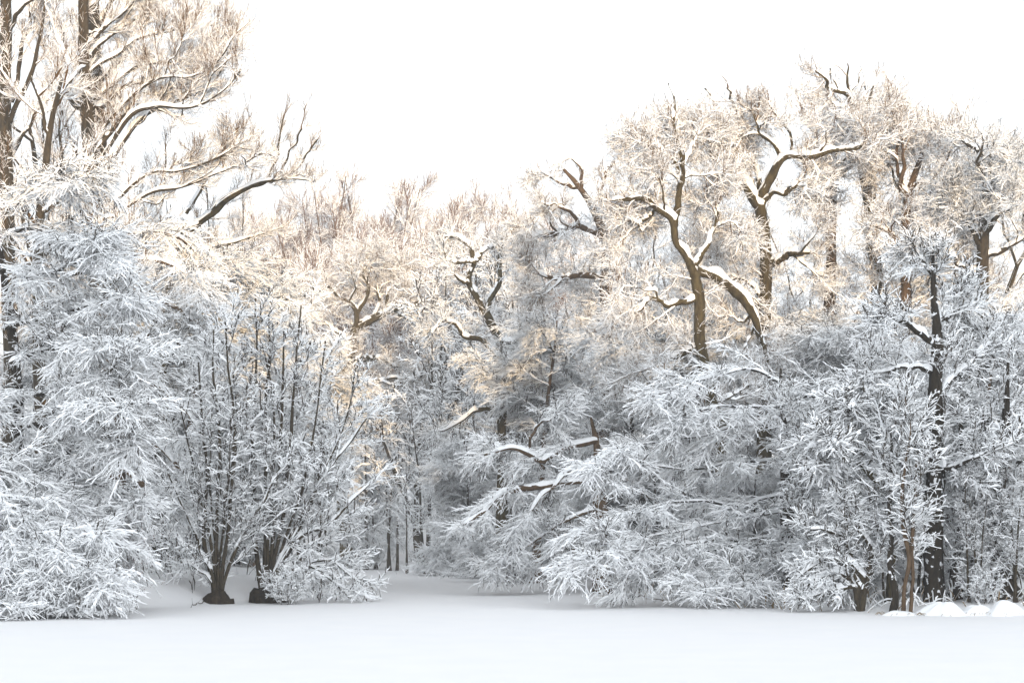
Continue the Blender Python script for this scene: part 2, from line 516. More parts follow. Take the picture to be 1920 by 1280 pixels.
def tree(name, label, cat, loc, trunks, habit, rng, bark='dark', twig='twig', limbs=(), boughs=None, group=None, part='trunk', extra=(), c=8,
         snowdepth=0.08, crown_from='both', leaves=None, front=0.0, origin=None, tips=None, ztop=None):
    """trunks / limbs: lists of (P, R) in local metres. Every one is a mesh of its own with its snow cap below it."""
    root = empty(name, label, cat, loc, group)
    k = len(trunks[0][1])
    for lst, nm in ((trunks, part), (limbs, 'limb')):
        for P, R in lst:
            b = MB()
            tube(b, P[None], R[None], c, 0.16, rng)
            o = b.build(nm, [bark], root)
            T = nrm(np.gradient(P, axis=0))
            if np.mean(np.abs(T[:, 2]) < 0.9) > 0.15:
                b = MB()
                snowcap(b, P[None], R[None], snowdepth, rng)
                b.build('snow_cap', ['snow'], o)
    src = []
    if crown_from in ('both', 'trunk'):
        src += trunks
    if crown_from in ('both', 'limb'):
        src += list(limbs)
    mbc = MB()
    grown = []
    if boughs:
        P = np.stack([s[0] for s in src])
        R = np.stack([s[1] for s in src])
        bp = spawn(P, R, rng, **boughs)
        bp[0][..., 2] = np.maximum(bp[0][..., 2], 0.3)
        if front:                                          # the side turned to the open pond has lost many boughs
            ok = (bp[0][:, -1, 1] - bp[0][:, 0, 1] > -0.6) | (rng.random(len(bp[1])) > front)
            bp = (bp[0][ok], bp[1][ok])
        grown.append((*bp, boughs))
        grown += grow(bp, habit, rng, 0.12, 0, origin)
    else:
        P = np.stack([s[0] for s in src])
        R = np.stack([s[1] for s in src])
        grown += grow((P, R), habit, rng, 0.12, front, origin, ztop)
        if limbs and tips:                                 # limbs divide again and again towards their ends
            P, R = np.stack([s[0] for s in limbs]), np.stack([s[1] for s in limbs])
            tp = spawn(P, R, rng, **tips)
            if ztop is not None:
                ok = tp[0][:, -1, 2] < ztop
                tp = (tp[0][ok], tp[1][ok])
            if front:
                ok = (tp[0][:, -1, 1] - tp[0][:, 0, 1] > -0.4) | (rng.random(len(tp[1])) > front)
                tp = (tp[0][ok], tp[1][ok])
            grown.append((*tp, tips))
            grown += grow(tp, habit[1:], rng, 0.12, 0, origin, ztop)
    for P, R, hb in extra:
        grown += grow((P, R), hb, rng, 0.12)
    emit_crown(mbc, grown, rng)
    mbc.build('crown', [twig, 'snow'], root)
    if leaves:
        P = grown[-1][0][:, -1]
        pick = rng.random(len(P)) < leaves
        lf = MB()
        p = P[pick] + rng.normal(size=(pick.sum(), 3)) * 0.03
        a, b_ = nrm(rng.normal(size=(len(p), 3))) * 0.045, nrm(rng.normal(size=(len(p), 3))) * 0.03
        v = np.stack([p - a, p + b_, p + a, p - b_], 1)
        lf.add(v.reshape(-1, 3), np.arange(len(p) * 4).reshape(-1, 4), 0)
        lf.build('leaves', ['copper'], root)
    return root


# ------------------------------------------------------------------ kinds of tree that repeat
def stem_line(rng, base, tilt, az, H, r, k=16, wob=0.12, up=0.05):
    d = np.array([math.sin(tilt) * math.cos(az), math.sin(tilt) * math.sin(az), math.cos(tilt)])
    P = [np.array(base, float)]
    for i in range(k - 1):
        d = nrm(d + rng.normal(size=3) * wob * 0.5 + up * Z)
        P.append(P[-1] + d * H / (k - 1))
    t = np.linspace(0, 1, k)
    R = r * (1 - 0.85 * t) * (1 + 0.5 * np.exp(-t * 14))
    return np.array(P), R


def proto_beech(seed, H, name, label, low=0.06, spread=5.2, n=44, twig='twig', bark='black', leaves=None, loc=(0, 0, 0)):
    rng = np.random.default_rng(seed)
    st = stem_line(rng, (0, 0, -0.3), 0.04, rng.random() * 6.28, H + 0.3, 0.016 * H + 0.03, 20, 0.06)
    bo = dict(n=n, t0=low, t1=0.98, ang=1.25, aj=0.18, L=spread, taper=0.6, mode='spiral', K=8, wander=0.09, trop=0.0, rr=0.35, rmin=0.02, snow=(0.022, 0.06), lj=0.25)
    return tree(name, label, 'tree', loc, [st], BEECH, rng, bark, twig, boughs=bo, leaves=leaves, front=0.55)


def proto_alder(seed, H, name, label, ns=10, fan=0.45, cat='tree', r=0.06, twig='twig', bark='dark', habit=None, loc=(0, 0, 0)):
    rng = np.random.default_rng(seed)
    sts = []
    for i in range(ns):
        az = i / ns * 6.28 + rng.random()
        tl = fan * (0.15 + 0.85 * rng.random())
        rad = 0.12 + 0.35 * rng.random()
        sts.append(stem_line(rng, (rad * math.cos(az), rad * math.sin(az), -0.3), tl, az, H * (0.6 + 0.4 * rng.random()) * (1 - 0.25 * tl), r * (0.5 + 0.7 * rng.random()), 16, 0.12, 0.04))
    return tree(name, label, cat, loc, sts, habit or ALDER, rng, bark, twig, part='stem', c=6)


def proto_oak(seed, H, name, label, twig='sun_twig', bark='olive', nl=9, loc=(0, 0, 0), Ll=None, habit=None, clear=0.35, wander=0.22):
    rng = np.random.default_rng(seed)
    st = stem_line(rng, (0, 0, -0.3), 0.08, rng.random() * 6.28, H * 0.72, 0.015 * H + 0.04, 20, 0.16)
    lb = dict(n=nl, t0=clear, t1=1, ang=0.85, aj=0.2, L=Ll or H * 0.42, taper=0.35, mode='spiral', K=20, wander=wander, trop=0.07, rr=0.6, rmin=0.05, lj=0.2, tip=0.15)
    P, R = spawn(st[0][None], st[1][None], rng, **lb)
    lim = [(P[i], R[i]) for i in range(len(P))]
    return tree(name, label, 'tree', loc, [st], habit or OAK, rng, bark, twig, limbs=lim, crown_from='limb')


def proto_far(seed, H, name, label, twig='pink', bark='brown', loc=(0, 0, 0), nl=44, habit=None):
    rng = np.random.default_rng(seed)
    st = stem_line(rng, (0, 0, -0.5), 0.05, rng.random() * 6.28, H * 0.42, 0.014 * H, 16, 0.08)
    lim = []
    for i in range(nl):                                    # limbs fan out evenly to a rounded dome
        f = (i + 0.5) / nl
        el, az = math.pi / 2 - 1.38 * math.sqrt(f), i * 2.39996 + 0.2 * rng.normal()
        q = st[0][int(15 - 5 * f - rng.random())]
        tip = np.array([0.40 * H * math.cos(el) * math.cos(az), 0.40 * H * math.cos(el) * math.sin(az), H * (0.46 + 0.46 * math.sin(el))])
        mid = q * 0.45 + tip * 0.55 + np.array([0, 0, -0.03 * H * math.cos(el)]) + rng.normal(size=3) * 0.02 * H
        lim.append(resample([(*q, 0.006 * H), (*(q * 0.8 + mid * 0.2), 0.0055 * H), (*mid, 0.0035 * H), (*tip, 0.001 * H)], 16, rng, 0.12))
    return tree(name, label, 'tree', loc, [st], habit or FINE, rng, bark, twig, limbs=lim, crown_from='limb', snowdepth=0.06, c=6)


def proto_sapling(seed, H, name, label, ns=1, twig='twig', loc=(0, 0, 0), L=1.7):
    rng = np.random.default_rng(seed)
    sts = [stem_line(rng, (0.25 * rng.normal(), 0.25 * rng.normal(), -0.2), 0.07, rng.random() * 6.28, H * (0.8 + 0.2 * rng.random()), 0.008 * H + 0.01, 16, 0.06) for _ in range(ns)]
    hb = lev(ALDER, k0_n=26, k0_L=L, k0_ang=0.85, k1_n=7, k1_L=0.6, k2_n=4, k2_L=0.25)
    return tree(name, label, 'tree', loc, sts, hb, rng, 'dark', twig, part='stem', c=6)


def place(px, d, dz=0.0):
    x = (px - CX) / F_PX * d
    return (x, d, gh(x, d) + dz)


def copy_tree(src, name, label, loc, rz, sc, group=None):
    """A copy of a tree, its parts and their sub-parts (mesh data shared)."""
    r = src.copy()
    r.name = name
    COL.objects.link(r)
    r.location, r.rotation_euler, r.scale = loc, (0, 0, rz), sc
    r["label"] = label
    if "group" in r:
        del r["group"]
    if group:
        r["group"] = group
    for ch in list(src.children):
        c_ = ch.copy()
        COL.objects.link(c_)
        c_.parent = r
        for g_ in list(ch.children):
            d_ = g_.copy()
            COL.objects.link(d_)
            d_.parent = c_
    return r


# hero trees: stems traced as pixel rows (px, py, width in px[, depth offset])
def hero(name, label, d, base, trunk, limbs=(), habit=OAK, seed=1, bark='olive', twig='sun_twig', boughs=None, slopes=None, crown_from='both', group=None,
         snowdepth=0.08, wob=0.045, extra_limbs=None, loose=True, cat='tree', more_trunks=(), front=0.8, tips=TIPS, top=None):
    rng = np.random.default_rng(seed)
    bx = (base - CX) / F_PX * d
    loc = np.array([bx, d, gh(bx, d)])

    def line(rows, k, start_ground=False, slope=0.0):
        pts = []
        n = len(rows)
        for i, row in enumerate(rows):
            off = (row[3] if len(row) > 3 else 0.0) + slope * i / max(1, n - 1)
            w = at(row[0], row[1], d + off)
            pts.append((*(w - loc), row[2] * 0.88 * d / F_PX / 2))
        if start_ground:
            r0 = pts[0][3]
            pts.insert(0, (pts[0][0] * 0.85, rng.uniform(-0.3, 0.3) if more_trunks else 0.0, -0.3, r0 * (1.1 if more_trunks else 1.3)))
        return resample(pts, k, rng, wob)
    tr = [line(trunk, 32, True)] + [line(t, 32, True) for t in more_trunks]
    lim = [line(l, 32, False, (slopes[i] if slopes else rng.uniform(-2.2, 2.2))) for i, l in enumerate(limbs)]
    ztop = None if top is None else at(0, top, d)[2] - loc[2]
    if extra_limbs:
        src = tr + lim
        P, R = spawn(np.stack([s[0] for s in src]), np.stack([s[1] for s in src]), rng, **extra_limbs)
        lim += [(P[i], R[i]) for i in range(len(P)) if ztop is None or P[i, :, 2].max() < ztop - 0.8]
    return tree(name, label, cat, loc, tr, habit, rng, bark, twig, limbs=lim, boughs=boughs, crown_from=crown_from, group=group, snowdepth=snowdepth, front=front, origin=loc, tips=tips, ztop=ztop)


UPPER = dict(n=3, t0=0.4, t1=0.85, ang=0.85, aj=0.25, L=3.0, taper=0.4, mode='radial', K=32, wander=0.15, trop=0.0, rr=0.45, rmin=0.03, rmax=0.075, lj=0.3, tip=0.2)
# ------------------------------------------------------------------ trees of the left shore
BOUGH = lev(BEECH, k0_n=20, k0_L=1.9)
hero("beech_tree", "tall beech at the left edge whose dark trunk leaves the top of the frame", 55, 20,
     [(20, 900, 35), (18, 500, 29), (12, 200, 25), (14, 0, 21), (14, -160, 14), (16, -300, 6)],
     [[(20, 190, 10), (45, 80, 8), (60, 20, 6), (70, -50, 3)], [(18, 230, 10), (60, 130, 9), (78, 60, 6), (90, -20, 4)],
      [(16, 60, 9), (30, 30, 8), (52, 5, 6), (90, -30, 4)], [(14, 300, 9), (50, 240, 8), (85, 190, 6), (130, 160, 3)],
      [(14, 80, 8), (-40, 20, 6), (-80, -60, 4)]], RISE, 3, 'dark', 'sun_twig')
hero("beech_tree", "tall beech with long golden limbs sweeping right against the white sky", 57, 195,
     [(192, 900, 37), (182, 600, 34), (170, 300, 30), (159, 130, 27), (156, 0, 22), (150, -150, 14), (150, -260, 5)],
     [[(162, 170, 12), (190, 200, 10), (232, 165, 9), (265, 155, 8), (300, 162, 5), (345, 165, 3)],
      [(160, 110, 9), (190, 80, 9), (225, 55, 7), (262, 32, 4), (272, 0, 3)],
      [(172, 300, 12), (215, 238, 10), (245, 195, 9), (265, 175, 7), (305, 176, 5), (352, 140, 3)],
      [(176, 330, 10), (240, 222, 9), (290, 202, 8), (335, 205, 6), (385, 190, 4), (425, 165, 3), (455, 132, 3)],
      [(178, 350, 9), (250, 240, 8), (300, 200, 7), (370, 176, 5), (405, 150, 4), (432, 95, 3)],
      [(160, 140, 8), (220, 100, 7), (270, 70, 6), (330, 55, 4), (385, 30, 3)],
      [(165, 200, 8), (250, 128, 7), (330, 120, 4), (390, 98, 4), (425, 55, 3)],
      [(172, 270, 7), (270, 160, 6), (350, 147, 4), (405, 118, 3), (438, 70, 3)],
      [(182, 420, 8), (270, 330, 7), (340, 318, 5), (400, 300, 4), (465, 262, 3)],
      [(182, 440, 8), (260, 370, 7), (340, 352, 5), (420, 320, 4), (490, 290, 3)],
      [(158, 90, 8), (210, 40, 7), (250, 5, 5), (290, -60, 3)], [(156, 20, 8), (220, -30, 6), (300, -60, 4)],
      [(165, 210, 8), (110, 150, 6), (80, 80, 4), (60, 20, 3)]],
     lev(RISE, k0_L=1.0), 5, 'dark', 'sun_twig', wob=0.04, extra_limbs=dict(UPPER, n=3, t0=0.3, t1=0.9, L=2.8, trop=0.05, ang=0.6, rr=0.3, rmax=0.04))  # dark bark colour stands in for shade from neighbouring trees
hero("beech_tree", "dark straight trunk just right of the tall beech, rising out of frame", 60, 212,
     [(210, 900, 36), (200, 600, 34), (188, 300, 30), (176, 130, 26), (174, 0, 22), (172, -150, 14)],
     [[(180, 160, 12), (230, 110, 10), (262, 60, 7), (280, 10, 4)], [(176, 60, 12), (205, 10, 9), (240, -40, 5)],
      [(185, 240, 12), (130, 180, 10), (110, 110, 6)]], RISE, 6, 'dark', 'sun_twig')  # shade of the surrounding trees put into the dark bark colour
hero("beech_tree", "slender dark beech standing in front of the two tallest trunks", 50, 88,
     [(82, 950, 34), (76, 700, 30), (74, 500, 24), (78, 400, 20), (88, 290, 15), (97, 215, 11), (112, 150, 6)],
     [[(80, 400, 9), (120, 370, 8), (150, 340, 6), (185, 320, 4)], [(90, 260, 8), (75, 190, 6), (55, 140, 4)], [(98, 210, 8), (130, 150, 6), (160, 120, 4)],
      [(76, 470, 10), (130, 455, 9), (170, 420, 7), (230, 400, 4)], [(75, 560, 10), (120, 520, 8), (180, 505, 6), (250, 500, 4)]],
     RISE, 7, 'dark', 'sun_twig', boughs=dict(n=5, t0=0.3, t1=0.7, ang=1.1, aj=0.2, L=3.2, taper=0.5, mode='spiral', K=8, wander=0.1, trop=0.0, rr=0.4, rmin=0.02, snow=(0.022, 0.06)))
hero("oak_tree", "leaning tree with one long golden limb reaching right into the sky gap", 62, 300,
     [(300, 900, 21), (312, 600, 20), (326, 470, 17), (332, 450, 8), (336, 440, 4)],
     [[(326, 465, 16), (355, 430, 15), (390, 402, 14), (430, 372, 12), (462, 352, 10), (500, 343, 8), (545, 338, 4), (592, 336, 3)],
      [(470, 350, 7), (502, 340, 7), (514, 310, 5), (522, 270, 4), (525, 228, 3)], [(512, 335, 5), (538, 300, 4), (552, 270, 3), (563, 240, 3)],
      [(505, 342, 5), (548, 325, 4), (578, 288, 3), (592, 262, 3)], [(390, 402, 8), (350, 425, 7), (300, 428, 4)],
      [(350, 400, 8), (390, 330, 6), (430, 290, 4), (470, 275, 3)], [(326, 480, 10), (390, 470, 9), (450, 450, 6), (520, 430, 3)]],
     lev(RISE, k0_L=1.1), 8, 'olive', 'sun_twig')
hero("beech_tree", "near beech at the left edge with level snow-loaded boughs over the bank", 45, 40,
     [(42, 1000, 28), (40, 880, 25), (28, 700, 22), (2, 500, 16), (-30, 300, 9), (-50, 200, 4)],
     [[(30, 745, 13), (80, 738, 10), (150, 715, 9), (222, 692, 3)], [(10, 612, 13), (60, 600, 10), (120, 585, 9), (190, 570, 6), (235, 556, 3)],
      [(32, 800, 11), (100, 792, 9), (170, 772, 6), (250, 756, 3)], [(38, 900, 13), (90, 860, 10), (170, 825, 7), (248, 838, 3)],
      [(36, 850, 13), (60, 900, 10), (110, 960, 6), (150, 1000, 3)], [(20, 680, 11), (70, 660, 9), (150, 650, 6), (215, 640, 3)],
      [(2, 500, 11), (60, 520, 9), (130, 500, 6), (200, 470, 3)], [(-10, 450, 11), (50, 430, 9), (110, 440, 6), (180, 445, 3)],
      [(35, 830, 11), (0, 860, 9), (-30, 900, 6)], [(30, 760, 11), (-10, 740, 8), (-50, 760, 5)],
      [(-15, 400, 10), (40, 360, 7), (90, 350, 5), (150, 330, 3)], [(36, 870, 13), (110, 880, 10), (180, 900, 6), (240, 930, 3)]],
     BOUGH, 9, 'black', 'twig', slopes=[-4, -3.5, -4.5, -4, -3, -4, -3.5, -3, -2, -3, -3, -3], crown_from='limb', snowdepth=0.06, front=0.2)
hero("beech_bush", "low beech bush at the lower left, boughs drooping onto the ice", 41, -50,
     [(-48, 1080, 20), (-50, 1000, 18), (-52, 940, 14), (-50, 880, 8)],
     [[(-50, 950, 10), (14, 985, 8), (86, 1012, 6), (158, 1060, 4), (205, 1088, 3)], [(-50, 990, 8), (7, 1022, 7), (72, 1062, 5), (133, 1112, 3)],
      [(-50, 920, 8), (29, 948, 7), (94, 975, 6), (155, 995, 4), (187, 1000, 3)], [(-50, 1030, 8), (7, 1082, 6), (50, 1118, 4), (86, 1138, 3)],
      [(14, 985, 6), (72, 1040, 6), (130, 1080, 4), (180, 1115, 3)], [(-52, 900, 8), (0, 930, 6), (50, 985, 5), (94, 1050, 3)],
      [(-50, 1000, 8), (-14, 1050, 6), (0, 1100, 4), (11, 1140, 3)], [(-52, 880, 7), (0, 880, 6), (50, 905, 4), (108, 950, 3)]],
     BOUGH, 10, 'black', 'twig', slopes=[-2.5, -2, -1, -2.5, -1, -2, -3, 0.5], crown_from='limb', cat='bush', snowdepth=0.05, front=0.0)
hero("beech_tree", "beech behind the near bank, its sprays hanging down to the right like fans", 54, 215,
     [(222, 980, 40), (215, 850, 36), (205, 700, 30), (195, 560, 22), (190, 470, 12)],
     [[(205, 700, 18), (250, 650, 16), (285, 627, 12), (330, 640, 7), (370, 680, 3)], [(200, 600, 14), (270, 560, 11), (340, 580, 8), (400, 640, 4)],
      [(196, 540, 14), (260, 490, 11), (330, 500, 8), (390, 560, 4)], [(208, 750, 16), (280, 720, 12), (340, 760, 8), (390, 830, 4)],
      [(212, 800, 16), (270, 810, 13), (320, 860, 9), (380, 920, 4)], [(215, 850, 16), (250, 890, 13), (300, 940, 9), (350, 990, 4)],
      [(198, 580, 12), (150, 560, 10), (110, 590, 6)], [(205, 690, 12), (150, 720, 10), (110, 760, 6)],
      [(193, 500, 12), (250, 440, 9), (320, 440, 6), (380, 480, 3)], [(215, 860, 14), (180, 900, 10), (160, 950, 6)]],
     BOUGH, 12, 'brown', 'twig', slopes=[-2, -1, -2, -3, -2, -2, 1, 1, 0, -1], crown_from='limb')


def stool(parent_loc, root, w, h, seed, mat='stump'):
    """The knobbly dark foot of a coppiced tree."""
    rng = np.random.default_rng(seed)
    k = 7
    z = np.linspace(-0.15, h, k)
    P = np.stack([0 * z + 0.02 * rng.normal(size=k), 0.02 * rng.normal(size=k), z], -1)[None]
    R = (w * np.array([1.0, 1.04, 1.0, 0.92, 0.78, 0.5, 0.05]))[None]
    b = MB()
    tube(b, P, R, 18, 0.16, rng)
    b.build('root_stool', [mat], root)


a = hero("alder_tree", "many-stemmed alder on the ice edge, the left one of a pair", 48, 408,
         [(402, 1090, 9), (388, 1000, 8), (385, 880, 7), (378, 780, 5), (370, 680, 3)],
         habit=ALDER, seed=14, bark='dark', twig='twig', more_trunks=[
             [(408, 1090, 9), (405, 1000, 8), (411, 860, 7), (402, 700, 4), (400, 620, 3)], [(414, 1090, 9), (428, 980, 8), (440, 850, 6), (432, 700, 4), (425, 600, 3)],
             [(400, 1090, 8), (372, 1020, 7), (345, 960, 4), (322, 890, 3)], [(418, 1095, 8), (445, 1020, 7), (495, 935, 5), (540, 868, 3)],
             [(404, 1095, 7), (395, 1010, 6), (362, 880, 4), (340, 760, 3)], [(410, 1095, 7), (418, 1000, 6), (428, 900, 5), (452, 760, 3)],
             [(398, 1100, 6), (380, 1070, 4), (350, 1050, 3)], [(406, 1095, 6), (399, 940, 4), (393, 800, 3)]])
stool(None, a, 0.5, 0.5, 1)
a = hero("alder_tree", "taller many-stemmed alder with a dark foot, the right one of a pair", 49, 502,
         [(488, 1070, 10), (478, 980, 9), (474, 850, 8), (478, 700, 5), (482, 560, 3)],
         habit=ALDER, seed=15, bark='dark', twig='twig', more_trunks=[
             [(498, 1070, 10), (500, 900, 8), (503, 750, 6), (506, 590, 3)], [(506, 1070, 9), (520, 900, 8), (526, 760, 6), (530, 620, 3)],
             [(510, 1070, 10), (534, 950, 8), (546, 800, 7), (556, 680, 4), (562, 570, 3)], [(514, 1075, 10), (560, 985, 8), (602, 890, 6), (640, 800, 4), (668, 690, 3)],
             [(514, 1085, 12), (545, 1025, 12), (575, 996, 9), (622, 978, 6), (690, 905, 3)], [(518, 1095, 8), (570, 1060, 7), (620, 1050, 4), (672, 1085, 3)],
             [(492, 1080, 7), (462, 950, 6), (445, 800, 4), (440, 690, 3)], [(515, 1080, 8), (580, 940, 6), (625, 860, 4), (690, 780, 3)],
             [(516, 1090, 7), (560, 1060, 6), (610, 1080, 4), (650, 1120, 3)], [(504, 1080, 7), (512, 800, 5), (495, 640, 3)],
             [(512, 1080, 7), (570, 900, 5), (600, 760, 4), (612, 640, 3)]])
stool(None, a, 0.62, 0.62, 2)

# ------------------------------------------------------------------ trees of the inlet
hero("oak_tree", "sunlit cream-coloured oak glowing in the gap above the inlet", 105, 650,
     [(646, 800, 22), (655, 690, 22), (664, 645, 20), (668, 612, 18)],
     [[(667, 615, 16), (700, 596, 15), (735, 581, 12), (762, 570, 8), (796, 562, 4)], [(668, 614, 13), (664, 575, 11), (642, 560, 8), (615, 535, 5)],
      [(728, 583, 8), (725, 552, 7), (745, 528, 4), (750, 500, 3)], [(658, 672, 12), (690, 671, 13), (716, 673, 12), (738, 684, 8), (775, 690, 4)],
      [(700, 596, 9), (712, 560, 8), (706, 520, 5), (715, 495, 3)], [(666, 590, 10), (690, 550, 8), (680, 510, 5), (670, 490, 3)],
      [(655, 700, 12), (700, 715, 10), (740, 708, 6), (780, 715, 3)], [(664, 640, 10), (630, 620, 8), (600, 600, 5), (575, 590, 3)],
      [(735, 581, 9), (770, 600, 7), (800, 630, 4)]],
     lev(OAK, k0_per_m=2.6, k0_L=2.0, k1_n=9, k1_L=1.0, k2_n=7, k0_rmin=0.02, k1_rmin=0.011, k2_rmin=0.008), 21, 'olive', 'sun_twig', extra_limbs=dict(UPPER, n=2, L=3.4))
hero("oak_tree", "twisted bare oak with a forked crooked trunk at the centre of the wood", 75, 942,
     [(942, 900, 24), (938, 795, 23), (940, 700, 20), (935, 645, 18), (918, 605, 16), (908, 588, 15)],
     [[(909, 590, 15), (893, 560, 14), (880, 532, 13), (884, 512, 12), (891, 495, 11), (881, 470, 11), (872, 458, 10), (855, 447, 8), (832, 447, 3)],
      [(909, 590, 13), (919, 560, 12), (935, 532, 12), (938, 500, 10), (938, 470, 8), (946, 438, 3)], [(889, 494, 8), (905, 475, 8), (917, 463, 8), (934, 466, 3)],
      [(880, 530, 8), (862, 523, 6), (850, 515, 3)], [(888, 492, 7), (866, 493, 7), (842, 487, 6), (832, 465, 3)],
      [(936, 685, 12), (908, 642, 11), (872, 633, 10), (853, 606, 8), (806, 617, 4)], [(853, 608, 7), (830, 600, 6), (812, 625, 3)],
      [(940, 700, 12), (985, 680, 11), (1012, 662, 12), (1042, 648, 12), (1068, 655, 11), (1084, 678, 8)],
      [(930, 640, 10), (962, 640, 9), (985, 625, 8), (1003, 612, 6)], [(939, 770, 12), (900, 768, 9), (860, 790, 6), (815, 812, 3)]],
     lev(OAK, k0_per_m=1.5, k0_L=1.3, k1_n=6, k1_L=0.7, k2_n=5, k0_t0=0.3, k0_rmin=0.018, k1_rmin=0.01, k2_rmin=0.007), 22, 'olive', 'twig', snowdepth=0.12)
hero("oak_tree", "oak with an upright trunk and level snowy arm, right of the twisted oak", 68, 1137,
     [(1135, 900, 26), (1135, 610, 25), (1138, 540, 25), (1139, 475, 23), (1135, 447, 20), (1120, 412, 17), (1105, 380, 14), (1080, 345, 10), (1055, 318, 5)],
     [[(1137, 455, 16), (1120, 437, 16), (1085, 426, 15), (1050, 436, 13), (1000, 445, 6)], [(1138, 460, 12), (1165, 446, 9), (1186, 436, 5)],
      [(1085, 352, 9), (1050, 340, 7), (1018, 320, 4)], [(1110, 390, 9), (1130, 350, 8), (1140, 310, 4)], [(1088, 356, 8), (1090, 320, 6), (1065, 295, 3)],
      [(1085, 426, 9), (1075, 400, 8), (1040, 385, 6), (1015, 380, 3)], [(1137, 520, 14), (1090, 518, 12), (1040, 520, 10), (985, 512, 5)],
      [(1136, 600, 14), (1180, 585, 11), (1220, 560, 6)]],
     lev(OAK, k0_per_m=1.4, k0_rmin=0.016, k1_rmin=0.01, k2_rmin=0.007), seed=23, front=0.93, top=298, bark='brown', twig='sun_twig', snowdepth=0.1, extra_limbs=dict(UPPER, n=2, L=1.8))
hero("beech_tree", "beech on the inlet bank with low crooked snowy limbs dipping towards the ice", 58, 1128,
     [(1128, 980, 34), (1124, 920, 28), (1121, 870, 23), (1117, 825, 15), (1113, 800, 8), (1110, 785, 4)],
     [[(1122, 905, 13), (1060, 903, 12), (1000, 914, 12), (968, 918, 12), (936, 932, 9), (905, 955, 8), (868, 977, 4)],
      [(968, 917, 9), (956, 897, 9), (953, 872, 6), (932, 846, 4)], [(1118, 825, 14), (1060, 838, 14), (1040, 850, 13), (1015, 862, 12), (985, 848, 10), (950, 838, 7), (912, 852, 4)],
      [(990, 848, 6), (1004, 805, 6), (1042, 780, 3)], [(1126, 1060, 12), (1092, 1044, 10), (1062, 1022, 9), (1034, 998, 4)],
      [(1120, 870, 10), (1070, 880, 8), (1010, 940, 5), (950, 1010, 3)], [(1124, 950, 10), (1060, 975, 8), (990, 1020, 5), (930, 1055, 3)],
      [(1126, 985, 10), (1070, 1010, 7), (1010, 1050, 4), (960, 1066, 3)],
      [(1122, 900, 10), (1180, 900, 7), (1230, 940, 4)]],
     lev(BOUGH, k0_n=14, k0_L=1.6), 24, 'brown', 'twig', slopes=[-3, 0, -2, -1, -1, -2, -2, -2, 0], crown_from='limb', snowdepth=0.07, front=0.8)

# ------------------------------------------------------------------ trees of the right shore
hero("oak_tree", "oak with a thick arm curving down to the right from its brown trunk", 55, 1372,
     [(1368, 1000, 34), (1355, 880, 30), (1345, 800, 29), (1330, 730, 27), (1313, 645, 25), (1310, 560, 23), (1302, 508, 22)],
     [[(1303, 508, 20), (1340, 517, 22), (1380, 545, 22), (1412, 590, 17), (1432, 640, 10), (1442, 690, 4)],
      [(1302, 512, 20), (1285, 480, 18), (1268, 450, 17), (1260, 415, 15), (1235, 395, 13), (1205, 372, 12), (1170, 370, 9), (1148, 373, 4)],
      [(1262, 425, 14), (1272, 370, 13), (1280, 335, 11), (1283, 290, 6)], [(1280, 338, 8), (1262, 300, 7), (1240, 280, 6), (1212, 260, 3)],
      [(1281, 320, 7), (1262, 250, 6), (1265, 200, 4), (1255, 160, 3)], [(1310, 560, 12), (1260, 570, 11), (1220, 560, 8), (1190, 590, 4)],
      [(1230, 393, 8), (1200, 420, 7), (1180, 410, 4)], [(1282, 310, 6), (1300, 270, 5), (1310, 230, 3)],
      [(1312, 650, 14), (1270, 668, 12), (1230, 680, 9), (1180, 700, 4)], [(1303, 500, 12), (1330, 450, 10), (1345, 400, 7), (1340, 360, 3)]],
     lev(OAK, k0_per_m=1.4), seed=31, front=0.93, top=158, bark='olive', twig='sun_twig', snowdepth=0.11, extra_limbs=dict(UPPER, n=2, L=1.8))
hero("oak_tree", "biggest oak of the right wood, its trunk forking into a wide snowy Y", 58, 1436,
     [(1433, 1000, 34), (1430, 860, 31), (1435, 700, 29), (1437, 600, 28), (1434, 500, 28), (1430, 430, 27), (1425, 385, 25)],
     [[(1426, 390, 22), (1400, 350, 22), (1375, 325, 20), (1350, 300, 18), (1332, 268, 14), (1318, 240, 10), (1300, 200, 5)],
      [(1372, 324, 14), (1357, 272, 13), (1350, 232, 11), (1380, 216, 8), (1408, 208, 4)], [(1428, 370, 20), (1445, 335, 20), (1465, 305, 17), (1482, 293, 14), (1520, 292, 13), (1560, 281, 11), (1612, 277, 7), (1645, 268, 4)],
      [(1428, 385, 12), (1423, 330, 11), (1410, 290, 10), (1400, 265, 7), (1383, 255, 4)], [(1433, 500, 15), (1465, 484, 15), (1490, 477, 14), (1517, 469, 7)],
      [(1429, 388, 11), (1445, 360, 10), (1472, 362, 9), (1502, 338, 5)], [(1320, 245, 8), (1290, 240, 7), (1260, 220, 4)], [(1352, 235, 8), (1345, 200, 6), (1320, 165, 3)],
      [(1465, 305, 8), (1450, 270, 7), (1420, 240, 5), (1410, 200, 3)], [(1482, 293, 7), (1485, 260, 6), (1462, 225, 4), (1440, 190, 3)],
      [(1380, 216, 6), (1372, 190, 5), (1365, 165, 3)], [(1435, 580, 14), (1400, 560, 11), (1370, 520, 8), (1350, 480, 4)]],
     lev(OAK, k0_per_m=1.4), seed=32, front=0.93, top=165, bark='olive', twig='sun_twig', snowdepth=0.12, extra_limbs=dict(UPPER, n=2, L=1.8))
